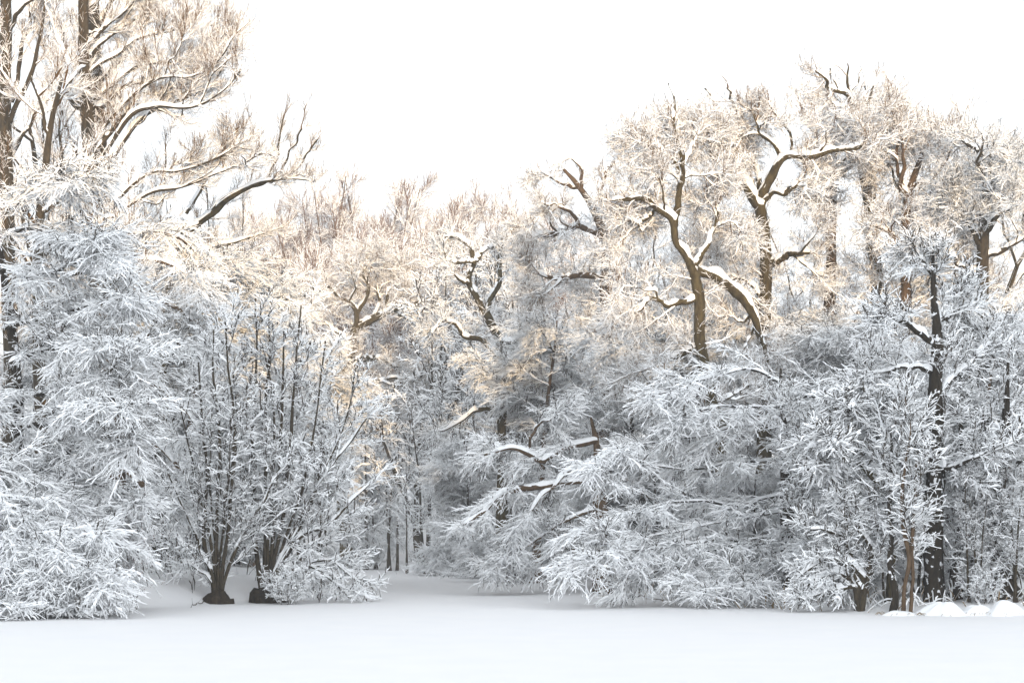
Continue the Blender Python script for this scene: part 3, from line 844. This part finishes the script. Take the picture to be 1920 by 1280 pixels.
hero("broken_tree", "dead tree with its top snapped off, standing between two oak crowns", 62, 1563,
     [(1566, 950, 28), (1560, 700, 27), (1558, 560, 26), (1557, 400, 26), (1558, 310, 25), (1557, 262, 23), (1556, 236, 20)],
     [[(1557, 268, 14), (1543, 252, 13), (1525, 243, 12), (1520, 235, 9), (1550, 222, 6), (1572, 208, 3)], [(1558, 262, 12), (1578, 256, 11), (1590, 246, 8), (1594, 230, 4)],
      [(1560, 335, 13), (1590, 313, 12), (1606, 300, 8), (1630, 290, 4)], [(1522, 236, 6), (1505, 205, 5), (1490, 170, 3)], [(1520, 236, 5), (1512, 190, 4), (1520, 165, 2)]],
     lev(OAK, k0_per_m=1.4, k0_L=1.3, k1_n=7), seed=33, front=0.93, top=172, bark='brown', twig='sun_twig', crown_from='limb', snowdepth=0.13)
hero("oak_tree", "tallest oak of the right wood with a dark upright trunk and a domed top", 60, 1652,
     [(1655, 850, 30), (1648, 600, 29), (1638, 470, 28), (1634, 390, 27), (1625, 330, 26), (1613, 290, 24), (1605, 250, 22), (1600, 215, 18), (1603, 200, 14)],
     [[(1601, 210, 13), (1590, 185, 11), (1576, 172, 9), (1550, 167, 7), (1549, 152, 5), (1528, 132, 3)], [(1624, 332, 16), (1640, 318, 15), (1662, 310, 13), (1682, 294, 9), (1705, 275, 4)],
      [(1604, 232, 9), (1622, 200, 7), (1642, 158, 3)], [(1602, 205, 8), (1590, 165, 6), (1592, 128, 3)], [(1620, 315, 10), (1650, 292, 9), (1664, 270, 8), (1668, 240, 4)],
      [(1603, 240, 9), (1585, 235, 8), (1560, 200, 5), (1545, 185, 3)], [(1606, 250, 9), (1640, 235, 7), (1665, 190, 3)], [(1592, 188, 6), (1565, 150, 4), (1555, 128, 3)],
      [(1612, 285, 9), (1580, 300, 8), (1555, 320, 5)], [(1603, 215, 7), (1625, 175, 5), (1620, 140, 3)], [(1590, 180, 5), (1610, 150, 4), (1615, 120, 3)]],
     lev(OAK, k0_per_m=1.4), seed=34, front=0.93, top=122, bark='olive', twig='sun_twig', snowdepth=0.12, extra_limbs=dict(UPPER, n=2, L=1.8))
hero("oak_tree", "oak right of the tallest one, its trunk bending right near the top", 58, 1694,
     [(1692, 950, 24), (1690, 700, 23), (1695, 620, 22), (1697, 530, 21), (1702, 450, 20), (1703, 390, 19), (1712, 335, 14), (1728, 290, 8)],
     [[(1703, 385, 12), (1690, 345, 10), (1695, 300, 7), (1690, 255, 4)], [(1697, 505, 14), (1720, 493, 13), (1742, 483, 6)], [(1697, 500, 14), (1682, 455, 11), (1645, 420, 5)],
      [(1712, 335, 9), (1730, 300, 8), (1735, 250, 5), (1740, 200, 3)], [(1708, 355, 9), (1745, 335, 8), (1775, 300, 5), (1790, 250, 3)], [(1705, 370, 8), (1680, 310, 7), (1690, 220, 3)],
      [(1720, 310, 7), (1712, 250, 5), (1700, 185, 3)], [(1730, 290, 6), (1765, 270, 5), (1780, 220, 3)]],
     lev(OAK, k0_per_m=1.4), seed=35, front=0.93, top=185, bark='brown', twig='sun_twig', snowdepth=0.1, extra_limbs=dict(UPPER, n=2, L=1.8))
hero("oak_tree", "shadowy dark-branched oak at the right edge against the sky", 56, 1842,
     [(1845, 900, 24), (1842, 600, 23), (1843, 470, 23), (1848, 380, 20), (1856, 310, 15), (1862, 275, 9)],
     [[(1843, 470, 13), (1825, 430, 12), (1800, 395, 9), (1794, 355, 5)], [(1856, 310, 9), (1830, 282, 8), (1806, 262, 4)], [(1850, 360, 10), (1880, 325, 9), (1918, 300, 5)],
      [(1845, 440, 12), (1880, 400, 10), (1915, 380, 6)], [(1860, 290, 7), (1885, 260, 6), (1905, 235, 3)], [(1843, 480, 12), (1880, 470, 10), (1930, 440, 6)],
      [(1852, 340, 8), (1835, 310, 7), (1845, 260, 3)], [(1845, 420, 9), (1865, 380, 8), (1890, 350, 6), (1900, 290, 3)], [(1844, 520, 12), (1800, 500, 9), (1775, 460, 5)]],
     lev(OAK, k0_per_m=1.4), seed=36, front=0.93, top=232, bark='dark', twig='twig', snowdepth=0.09, extra_limbs=dict(UPPER, n=2, L=1.8))
hero("alder_tree", "straight black trunk plastered with snow patches near the right shore", 43, 1752,
     [(1752, 1090, 46), (1755, 1020, 44), (1753, 900, 38), (1752, 760, 32), (1758, 640, 26), (1757, 580, 18), (1755, 520, 11), (1753, 465, 4)],
     [[(1757, 605, 10), (1780, 592, 9), (1805, 558, 4)], [(1753, 645, 12), (1722, 622, 12), (1692, 602, 9), (1655, 596, 4)], [(1753, 750, 12), (1790, 710, 11), (1830, 665, 8), (1870, 640, 4)],
      [(1753, 830, 12), (1710, 800, 9), (1670, 790, 4)], [(1752, 880, 12), (1800, 870, 9), (1850, 850, 4)], [(1755, 540, 9), (1735, 500, 7), (1715, 480, 4)],
      [(1753, 930, 12), (1700, 930, 9), (1650, 950, 4)], [(1754, 700, 10), (1700, 690, 8), (1640, 705, 4)]],
     lev(ALDER, k0_n=10, k0_L=1.5, k0_mode='radial'), 37, 'black', 'twig', snowdepth=0.09, crown_from='both')
hero("beech_tree", "beech with layered boughs drooping left over the right-hand bank", 50, 1482,
     [(1482, 1060, 46), (1478, 960, 38), (1472, 880, 26), (1467, 780, 14), (1462, 690, 5)],
     [[(1474, 925, 7), (1400, 943, 6), (1320, 940, 5), (1230, 950, 4), (1140, 976, 3), (1095, 995, 3)], [(1478, 1000, 7), (1400, 1008, 6), (1330, 1030, 5), (1250, 1062, 3), (1170, 1092, 3)],
      [(1470, 860, 6), (1380, 868, 5), (1300, 880, 4), (1200, 872, 3), (1110, 885, 3)], [(1480, 1025, 6), (1425, 1042, 5), (1370, 1070, 4), (1315, 1112, 3)],
      [(1468, 800, 6), (1380, 800, 5), (1300, 822, 4), (1200, 832, 3), (1125, 855, 3)], [(1477, 985, 6), (1430, 1015, 5), (1350, 1008, 5), (1260, 1028, 3), (1160, 1035, 3), (1080, 1052, 3)],
      [(1465, 720, 5), (1400, 690, 5), (1320, 710, 3), (1230, 740, 3)], [(1470, 840, 5), (1520, 830, 5), (1570, 860, 3)], [(1474, 900, 5), (1540, 910, 5), (1600, 940, 3)],
      [(1466, 760, 5), (1410, 765, 4), (1340, 760, 3), (1260, 790, 3)], [(1476, 960, 5), (1400, 970, 5), (1310, 985, 4), (1210, 1010, 3), (1130, 1020, 3)],
      [(1478, 1000, 5), (1510, 1010, 5), (1540, 1040, 3)], [(1480, 1030, 5), (1450, 1060, 5), (1400, 1100, 3)], [(1466, 760, 8), (1520, 740, 7), (1570, 750, 4)]],
     lev(BOUGH, k0_n=18, k0_L=1.7), 38, 'black', 'twig', slopes=[-5, -5, -4, -5, -4, -6, -3, -4, -4, -3, -5, -4, -5, -2], crown_from='limb', snowdepth=0.05, front=0.4)
a = hero("alder_bush", "snow-heavy alder bush at the waterline, one thick bough arching left", 42, 1612,
         [(1612, 1110, 14), (1622, 1085, 14), (1600, 1058, 13), (1560, 1045, 11), (1525, 1058, 8), (1498, 1082, 4)],
         habit=lev(ALDER, k0_n=14, k0_L=1.2, k0_mode='flat', k1_n=8, k1_L=0.7, k0_t0=0.3), seed=39, bark='dark', twig='twig', snowdepth=0.12, more_trunks=[
             [(1608, 1110, 12), (1598, 1088, 11), (1570, 1072, 9), (1535, 1085, 6), (1515, 1100, 3)], [(1616, 1110, 13), (1630, 1040, 11), (1605, 980, 8), (1580, 935, 4)],
             [(1616, 1110, 12), (1625, 1090, 11), (1642, 1055, 8), (1665, 1015, 4)], [(1606, 1110, 11), (1590, 1030, 9), (1555, 990, 7), (1520, 985, 4)],
             [(1610, 1110, 10), (1580, 1100, 9), (1545, 1110, 6), (1510, 1120, 3)]], cat='bush')
a = hero("alder_tree", "two thin greenish alder stems leaning together at the right waterline", 41, 1702,
         [(1697, 1110, 9), (1703, 1050, 9), (1697, 990, 9), (1694, 920, 7), (1702, 830, 4), (1700, 740, 3)], habit=lev(ALDER, k0_n=12, k0_L=1.5, k0_t0=0.35), seed=40,
         bark='brown', twig='twig', more_trunks=[[(1706, 1110, 7), (1712, 1080, 7), (1711, 1000, 8), (1716, 930, 6), (1725, 850, 3)]])
a = hero("alder_tree", "single crooked snow-spotted alder stem left of the two leaning stems", 41.5, 1678,
         [(1677, 1110, 17), (1672, 1080, 16), (1667, 1050, 13), (1674, 985, 10), (1668, 900, 8), (1676, 800, 4)], habit=lev(ALDER, k0_n=16, k0_L=1.6, k0_t0=0.3), seed=41,
         bark='black', twig='twig')
a = hero("alder_tree", "alder whose bent stem carries the brightest tuft of snow at mid right", 43, 1672,
         [(1672, 1040, 16), (1676, 960, 15), (1658, 912, 14), (1638, 890, 13), (1615, 868, 11), (1592, 838, 7), (1575, 810, 3)],
         [[(1640, 892, 9), (1652, 860, 8), (1670, 838, 4)], [(1592, 838, 6), (1560, 815, 5), (1545, 820, 3)], [(1612, 866, 7), (1585, 860, 6), (1555, 850, 3)],
          [(1600, 848, 6), (1620, 815, 5), (1640, 800, 3)], [(1585, 825, 5), (1600, 790, 4), (1595, 765, 2)]],
         lev(ALDER, k0_n=12, k0_L=1.1, k0_t0=0.3, k1_n=9, k1_L=0.7, k0_snow=(0.016, 0.05), k1_snow=(0.016, 0.036), k2_snow=(0.014, 0.026)), 42, 'olive', 'twig', snowdepth=0.12)
a = hero("alder_tree", "thick dark leaning alder trunk in the right corner thicket", 43.5, 1876,
         [(1868, 1110, 56), (1876, 1060, 48), (1880, 950, 36), (1882, 850, 24), (1886, 760, 14), (1890, 680, 4)],
         [[(1878, 1000, 14), (1840, 960, 11), (1810, 900, 6)], [(1882, 900, 14), (1920, 860, 11), (1960, 830, 6)], [(1882, 850, 12), (1850, 800, 9), (1820, 770, 4)], [(1870, 1080, 16), (1830, 1070, 12), (1795, 1080, 6)]],
         lev(ALDER, k0_n=13, k0_L=1.8, k0_mode='radial'), 43, 'black', 'twig')
stool(None, a, 0.62, 0.75, 3)
a = hero("alder_tree", "short dark alder trunk between the snowy hummocks on the right", 44, 1790,
         [(1788, 1120, 36), (1792, 1070, 26), (1800, 1010, 18), (1806, 900, 14), (1800, 780, 10), (1806, 650, 5)],
         habit=lev(ALDER, k0_n=18, k0_L=1.8, k0_mode='radial'), seed=44, bark='black', twig='twig')

# ------------------------------------------------------------------ the rest of the wood: kinds built once, then copied
PROTO = {}
SEEDS = np.random.default_rng(77)


def top_of(root):
    return max(v[2] for ch in root.children for v in ch.bound_box)


BUILD = {
    'beech_a': lambda l: proto_beech(101, 14, "beech_tree", l, n=46, spread=5.0),
    'beech_b': lambda l: proto_beech(102, 13, "beech_tree", l, n=42, spread=5.6, bark='brown'),
    'beech_c': lambda l: proto_beech(103, 9, "young_beech", l, n=34, spread=3.6),
    'copper': lambda l: proto_beech(104, 5, "young_beech", l, n=26, spread=2.2, leaves=0.35),
    'alder_a': lambda l: proto_alder(111, 11, "alder_tree", l, 9, 0.4),
    'alder_b': lambda l: proto_alder(112, 10, "alder_tree", l, 7, 0.55),
    'bush': lambda l: proto_alder(113, 2.6, "willow_bush", l, 12, 0.9, 'bush', 0.02, habit=lev(ALDER, k0_n=9, k0_L=0.8, k1_n=6, k1_L=0.4, k2_n=3, k2_L=0.2)),
    'oak_a': lambda l: proto_oak(121, 20, "oak_tree", l),
    'oak_b': lambda l: proto_oak(122, 19, "oak_tree", l, bark='brown', nl=10),
    'oak_c': lambda l: proto_oak(123, 20, "oak_tree", l, wander=0.16, nl=11, clear=0.28),
    'gold_oak': lambda l: proto_oak(124, 20, "oak_tree", l, habit=RISE, wander=0.13, nl=12, clear=0.25, bark='dark'),
    'far_a': lambda l: proto_far(131, 26, "beech_tree", l),
    'far_b': lambda l: proto_far(132, 24, "beech_tree", l, nl=38),
    'russet': lambda l: proto_far(133, 16, "birch_tree", l, nl=24, habit=lev(FINE, k0_L=2.2, k0_n=16, k1_L=1.1, k2_L=0.7)),
    'vase': lambda l: proto_alder(114, 13, "hornbeam_tree", l, 8, 0.35, r=0.12, habit=lev(ALDER, k0_n=13, k0_L=2.6, k0_ang=0.6, k0_rmin=0.02, k1_rmin=0.012, k2_rmin=0.008)),
    'sapling_a': lambda l: proto_sapling(141, 9, "alder_sapling", l, 1),
    'sapling_b': lambda l: proto_sapling(142, 10, "alder_sapling", l, 3),
}


def put(kind, px, d, ytop, label, group=None, wide=1.0):
    x, y, z = place(px, d)
    new = kind not in PROTO
    if new:
        PROTO[kind] = BUILD[kind](label)
        PROTO[kind]["_h"] = top_of(PROTO[kind])
    src = PROTO[kind]
    s = (EYE + (HY - ytop) / F_PX * d - z) / src["_h"]
    rz = SEEDS.uniform(-0.7, 0.7) if kind.startswith('beech') else SEEDS.random() * 6.28
    if new:
        o = src
        o.location, o.rotation_euler, o.scale = (x, y, z), (0, 0, rz), (s * wide, s * wide, s)
        if group:
            o["group"] = group
    else:
        o = copy_tree(src, src.name.split('.')[0], label, (x, y, z), rz, (s * wide, s * wide, s), group)
    return o


FILL = [
    # left shore
    ('beech_a', 120, 60, 500, "snowy beech filling the gap behind the slender dark beech"),
    ('beech_b', 330, 64, 430, "snowy beech under the long golden limb, left of the alder pair"),
    ('beech_a', 440, 68, 470, "beech behind the left alder of the pair, its top in warm sun"),
    ('gold_oak', 60, 72, -60, "crooked oak behind the left edge trunks, crown above the frame"),
    ('gold_oak', 235, 78, 190, "golden oak crown behind the sweeping limbs of the tall beech"),
    ('gold_oak', 375, 74, 305, "golden oak whose crown ends just left of the sky gap"),
    ('beech_b', 520, 74, 600, "beech right behind the taller alder of the pair"),
    ('copper', 178, 43.5, 905, "small beech still holding copper-coloured dead leaves on the left bank"),
    ('alder_a', 575, 60, 640, "alder clump just right of the taller alder, over the ice"),
    ('alder_b', 330, 60, 720, "alder clump between the fan-like beech and the alder pair"),
    ('oak_b', 470, 90, 400, "sunlit oak behind the alder pair, left of the cream oak"),
    # inlet
    ('far_a', 690, 150, 290, "large domed beech on the skyline, at the centre of the sky gap"),
    ('far_b', 835, 165, 335, "round skyline beech just right of the large domed one"),
    ('far_b', 585, 155, 345, "skyline beech left of the large domed one"),
    ('far_a', 945, 160, 335, "skyline beech behind the twisted oak"),
    ('russet', 700, 128, 415, "russet-twigged birch below the large domed skyline beech"),
    ('russet', 830, 132, 400, "russet-twigged birch left above the twisted oak"),
    ('russet', 950, 120, 440, "russet-twigged birch showing through the fork of the twisted oak"),
    ('vase', 815, 102, 430, "dark many-stemmed hornbeam left of the twisted oak"),
    ('vase', 1010, 92, 400, "many-stemmed hornbeam right behind the twisted oak"),
    ('sapling_a', 700, 112, 690, "thin alder sapling in front of the cream oak"),
    ('sapling_a', 770, 98, 830, "white-frosted little sapling alone on the inlet bank"),
    ('sapling_b', 800, 96, 660, "slim upright alder stems left of the twisted oak trunk"),
    ('sapling_b', 870, 94, 650, "slim upright alder stems close beside the twisted oak trunk"),
    ('sapling_b', 730, 108, 740, "slim upright alder stems at the head of the inlet"),
    ('beech_c', 880, 92, 800, "young beech on the inlet bank below the twisted oak"),
    ('beech_c', 970, 84, 790, "young beech at the right of the inlet, below the level arm"),
    ('beech_c', 705, 113, 850, "young beech closing the far end of the inlet"),
    ('alder_b', 690, 120, 770, "alder clump far back at the end of the inlet"),
    ('oak_a', 900, 112, 430, "oak behind the twisted oak, its top below the skyline"),
    ('oak_c', 1050, 84, 300, "oak crown rounding the skyline left of the big right wood"),
    ('beech_b', 1000, 74, 570, "beech beneath the level snowy arm"),
    ('bush', 800, 98, 1015, "willow bush on the snowy hummock of the inlet"),
    ('bush', 870, 94, 1010, "willow bush by the low limbs at the inlet"),
    ('bush', 535, 47.5, 1050, "willow bush in front of the dark foot of the taller alder"),
    # right shore
    ('beech_a', 1190, 62, 560, "beech between the level-armed oak and the curving-armed oak"),
    ('beech_b', 1270, 64, 520, "beech in front of the curving-armed oak's lower trunk"),
    ('beech_a', 1390, 62, 560, "beech between the two brown oak trunks of the right wood"),
    ('beech_b', 1540, 58, 540, "snowy beech below the snapped tree"),
    ('beech_a', 1640, 56, 560, "snowy beech below the tallest oak"),
    ('beech_b', 1810, 52, 560, "snowy beech below the shadowy right edge oak"),
    ('beech_a', 1910, 54, 500, "snowy beech cut by the right edge of the frame"),
    ('alder_a', 1560, 47, 700, "alder clump behind the arching alder bush"),
    ('alder_b', 1840, 44, 720, "alder clump behind the hummocks on the right"),
    ('alder_a', 1720, 47, 640, "alder clump left of the straight black trunk"),
    ('alder_b', 1920, 43, 800, "alder clump in the lower right corner"),
    ('beech_c', 1240, 58, 790, "young beech at the far end of the right-hand bank"),
    ('beech_c', 1420, 52, 830, "young beech between the drooping beech and the biggest oak"),
    ('beech_c', 1640, 47, 880, "young beech behind the bent stem with the bright tuft"),
    ('oak_a', 1250, 76, 330, "oak below the left shoulder of the high right skyline"),
    ('oak_b', 1380, 78, 330, "oak crown behind the wide snowy Y"),
    ('oak_c', 1490, 82, 350, "oak crown in the dip between the Y oak and the snapped tree"),
    ('oak_a', 1740, 72, 235, "oak crown right behind the leaning trunk"),
    ('oak_b', 1815, 74, 260, "oak crown on the skyline left of the shadowy edge oak"),
    ('oak_c', 1910, 70, 270, "oak crown in the upper right corner"),
    ('oak_c', 1160, 80, 350, "oak crown above the thick upright trunk with the level arm"),
    ('oak_b', 1630, 80, 340, "oak crown behind the tallest oak"),
    ('sapling_b', 1832, 42.3, 830, "cluster of thin stems rising behind the low hummocks on the right"),
    ('sapling_b', 1905, 42.0, 800, "cluster of thin stems cut by the right frame edge"),
    ('sapling_a', 1640, 43.0, 860, "single thin sapling between the arching bush and the crooked stem"),
    ('bush', 1400, 48, 1030, "willow bush under the drooping boughs of the right-hand bank"),
    ('bush', 1560, 44, 1060, "willow bush left of the arching alder bush"),
    ('bush', 1840, 42, 1050, "willow bush among the right-hand hummocks"),
]
for row in FILL:
    put(*row)

# ------------------------------------------------------------------ small things on the snow


def hummock(px, d, w, h, seed, label):
    """A tussock under a cap of snow, a few dry stalks poking out of its rim."""
    rng = np.random.default_rng(seed)
    x, y, z = place(px, d)
    n, m = 10, 40
    r = np.linspace(0, 1, n)
    an = np.arange(m) / m * 2 * math.pi
    lob = 1 + 0.18 * np.sin(an * 2 + rng.random() * 6) + 0.10 * np.sin(an * 3 + rng.random() * 6) + 0.05 * np.sin(an * 7 + rng.random() * 6)
    V = []
    for i in range(n):
        rr = r[i] * w * 0.62 * lob
        zz = h * (1 - r[i] ** 2) ** 1.1 * (1 + 0.22 * wav(an * 0 + rr * np.cos(an) * 7 + seed, rr * np.sin(an) * 7)) * (1 + 0.25 * np.sin(an * 3 + 1.3) * r[i] + 0.15 * np.sin(an * 5 + 2) * r[i]) - 0.12 * r[i] ** 4
        V.append(np.stack([rr * np.cos(an), rr * np.sin(an) * 0.8, zz], -1))
    V = np.stack(V, 1)
    V = np.concatenate([V, V[:1]], 0)
    b = MB()
    b.add(V.reshape(-1, 3), ringfaces(1, m + 1, n, False), 0, True)
    o = b.build("snow_hummock", ["snow"], None, loc=(x, y, z))
    tag(o, label, "hummock", "snow-covered tussocks on the shore")
    k = 26
    a = rng.random(k) * 6.28
    base = np.stack([np.cos(a) * w * 0.42, np.sin(a) * w * 0.34, 0.02 + 0 * a], -1)
    P = np.zeros((k, 5, 3))
    dirn = nrm(np.stack([np.cos(a) * 0.8, np.sin(a) * 0.8, 1.1 + 0 * a], -1) + 0.3 * rng.normal(size=(k, 3)))
    for i in range(5):
        P[:, i] = base + dirn * i * 0.07 - Z * (i ** 2) * 0.014
    b = MB()
    tube(b, P, np.full((k, 5), 0.005), 3, 0, rng)
    b.build("grass_blades", ["straw"], o)


hummock(1768, 40.3, 1.25, 0.32, 1, "widest snow hummock in front of the straight black trunk")
hummock(1832, 40.2, 0.9, 0.24, 2, "low snow hummock between the widest and the corner one")
hummock(1884, 40.0, 0.95, 0.34, 3, "steep snow hummock nearest the right edge")
hummock(1686, 40.2, 1.2, 0.12, 4, "flat snow hummock at the feet of the two thin stems")
hummock(1545, 43.5, 1.3, 0.20, 5, "snow hummock left of the arching alder bush")
hummock(1490, 45.0, 1.0, 0.15, 6, "small snow hummock beneath the drooping beech boughs")
hummock(802, 101, 2.6, 0.56, 7, "big snow hummock at the head of the inlet")
hummock(868, 96, 1.6, 0.45, 8, "smaller snow hummock right of the big one in the inlet")


def loose_stick(px0, py0, px1, py1, name, label, r=0.02, seed=1, lift=0.02):
    rng = np.random.default_rng(seed)
    d0, d1 = [EYE * F_PX / (p - HY) for p in (py0, py1)]
    a, b_ = at(px0, py0, d0), at(px1, py1, d1)
    t = np.linspace(0, 1, 12)[:, None]
    P = a + (b_ - a) * t
    P[:, 2] = ground(P[:, 0], P[:, 1]) + lift + 0.04 * np.abs(noise1(rng, 1, 12, 3)[0])
    P[:, 0] += 0.04 * noise1(rng, 1, 12, 3)[0]
    R = np.linspace(r, r * 0.4, 12)
    o = MB()
    tube(o, P[None] - P[0], R[None], 6, 0.15, rng)
    side = spawn(P[None] - P[0], R[None], rng, n=4, t0=0.3, ang=0.6, L=0.5, K=4, wander=0.1, rmin=0.005)
    tube(o, side[0], side[1], 4, 0.1, rng)
    ob = o.build(name, ['dark'], None, loc=P[0])
    return tag(ob, label, "branch")


loose_stick(1192, 1119, 1255, 1129, "fallen_branch", "thin bare fallen branch lying on the ice under the drooping boughs", 0.022, 3)
loose_stick(385, 1131, 354, 1139, "fallen_branch", "short broken branch poking from the snow left of the alder pair", 0.018, 4)

# the dark fallen log on the left bank
d = 52.0
p0, p1 = at(226, 1030, d), at(268, 1058, d)
p0[2], p1[2] = gh(p0[0], d) + 0.42, gh(p1[0], d) + 0.12
P = p0 + (p1 - p0) * np.linspace(0, 1, 12)[:, None]
b = MB()
rg = np.random.default_rng(5)
tube(b, (P - P[0])[None], np.linspace(0.20, 0.16, 12)[None], 12, 0.2, rg)
o = b.build("fallen_log", ["black"], None, loc=P[0])
tag(o, "dark rotten log lying on the steep left bank", "log")
b = MB()
snowcap(b, (P - P[0])[None], np.linspace(0.20, 0.16, 12)[None], 0.1, rg)
b.build("snow_cap", ["snow"], o)

# dry stalks along the right bank and bramble along the left one
rng = np.random.default_rng(9)


def stalks(spots, name, label, kind_len, mat, seed, n):
    rng = np.random.default_rng(seed)
    P = []
    for px, d, spread, k in spots:
        x0 = (px - CX) / F_PX * d
        x = x0 + rng.normal(size=k) * spread
        y = d + rng.normal(size=k) * spread
        base = np.stack([x, y, ground(x, y) - 0.05], -1)
        dr = nrm(np.stack([rng.normal(size=k) * 0.5, rng.normal(size=k) * 0.5, np.ones(k)], -1))
        L = kind_len * (0.5 + rng.random(k))
        q = np.zeros((k, 5, 3))
        q[:, 0] = base
        for i in range(1, 5):
            dr = nrm(dr + rng.normal(size=(k, 3)) * 0.15 - Z * 0.12)
            q[:, i] = q[:, i - 1] + dr * (L / 4)[:, None]
        P.append(q)
    P = np.concatenate(P)
    b = MB()
    twigs(b, P, np.full(P.shape[:2], 0.006), 0.012, 0.025, rng)
    o = b.build(name, [mat, 'snow'])
    o["kind"] = "stuff"
    o["label"] = label
    return o


stalks([(1350, 49.5, 1.2, 120), (1420, 47, 1.0, 130), (1480, 45.5, 0.9, 140), (1540, 44.5, 0.8, 90), (1230, 56, 1.6, 120), (1640, 43.0, 0.6, 40), (1850, 42.5, 0.8, 50), (1750, 43, 0.8, 40)],
       "dry_grass", "dry grass and stalks along the right-hand bank", 0.6, 'straw', 1, 0)
stalks([(250, 53, 1.2, 90), (310, 52, 1.0, 60), (350, 50, 0.7, 40), (560, 52, 1.0, 90), (900, 95, 2.5, 160), (1000, 86, 2.5, 160), (1060, 80, 2.0, 120)],
       "bramble", "thin bramble stems on the left bank and round the inlet", 0.9, 'twig', 2, 0)

# ------------------------------------------------------------------ HAZE: frosty winter air round the whole scene
bx0, bx1, by0, by1, bz0, bz1 = -520, 520, -420, 820, -1.6, 62.0
vv = np.array([(x, y, z) for z in (bz0, bz1) for y in (by0, by1) for x in (bx0, bx1)], float)
b = MB()
b.add(vv, np.array([(0, 2, 3, 1), (4, 5, 7, 6), (0, 1, 5, 4), (2, 6, 7, 3), (0, 4, 6, 2), (1, 3, 7, 5)]), 0)
M['haze'] = bpy.data.materials.new("frosty_air")
M['haze'].use_nodes = True
hn, hl = M['haze'].node_tree.nodes, M['haze'].node_tree.links
hn.remove(hn["Principled BSDF"])
pv = hn.new("ShaderNodeVolumePrincipled")
pv.inputs["Density"].default_value = 0.0007
pv.inputs["Color"].default_value = (0.93, 0.95, 0.97, 1)
pv.inputs["Anisotropy"].default_value = 0.0
hl.new(pv.outputs[0], hn["Material Output"].inputs["Volume"])
hz = b.build("haze", ['haze'])
hz["kind"] = "stuff"
hz["label"] = "thin frosty winter air between the trees"
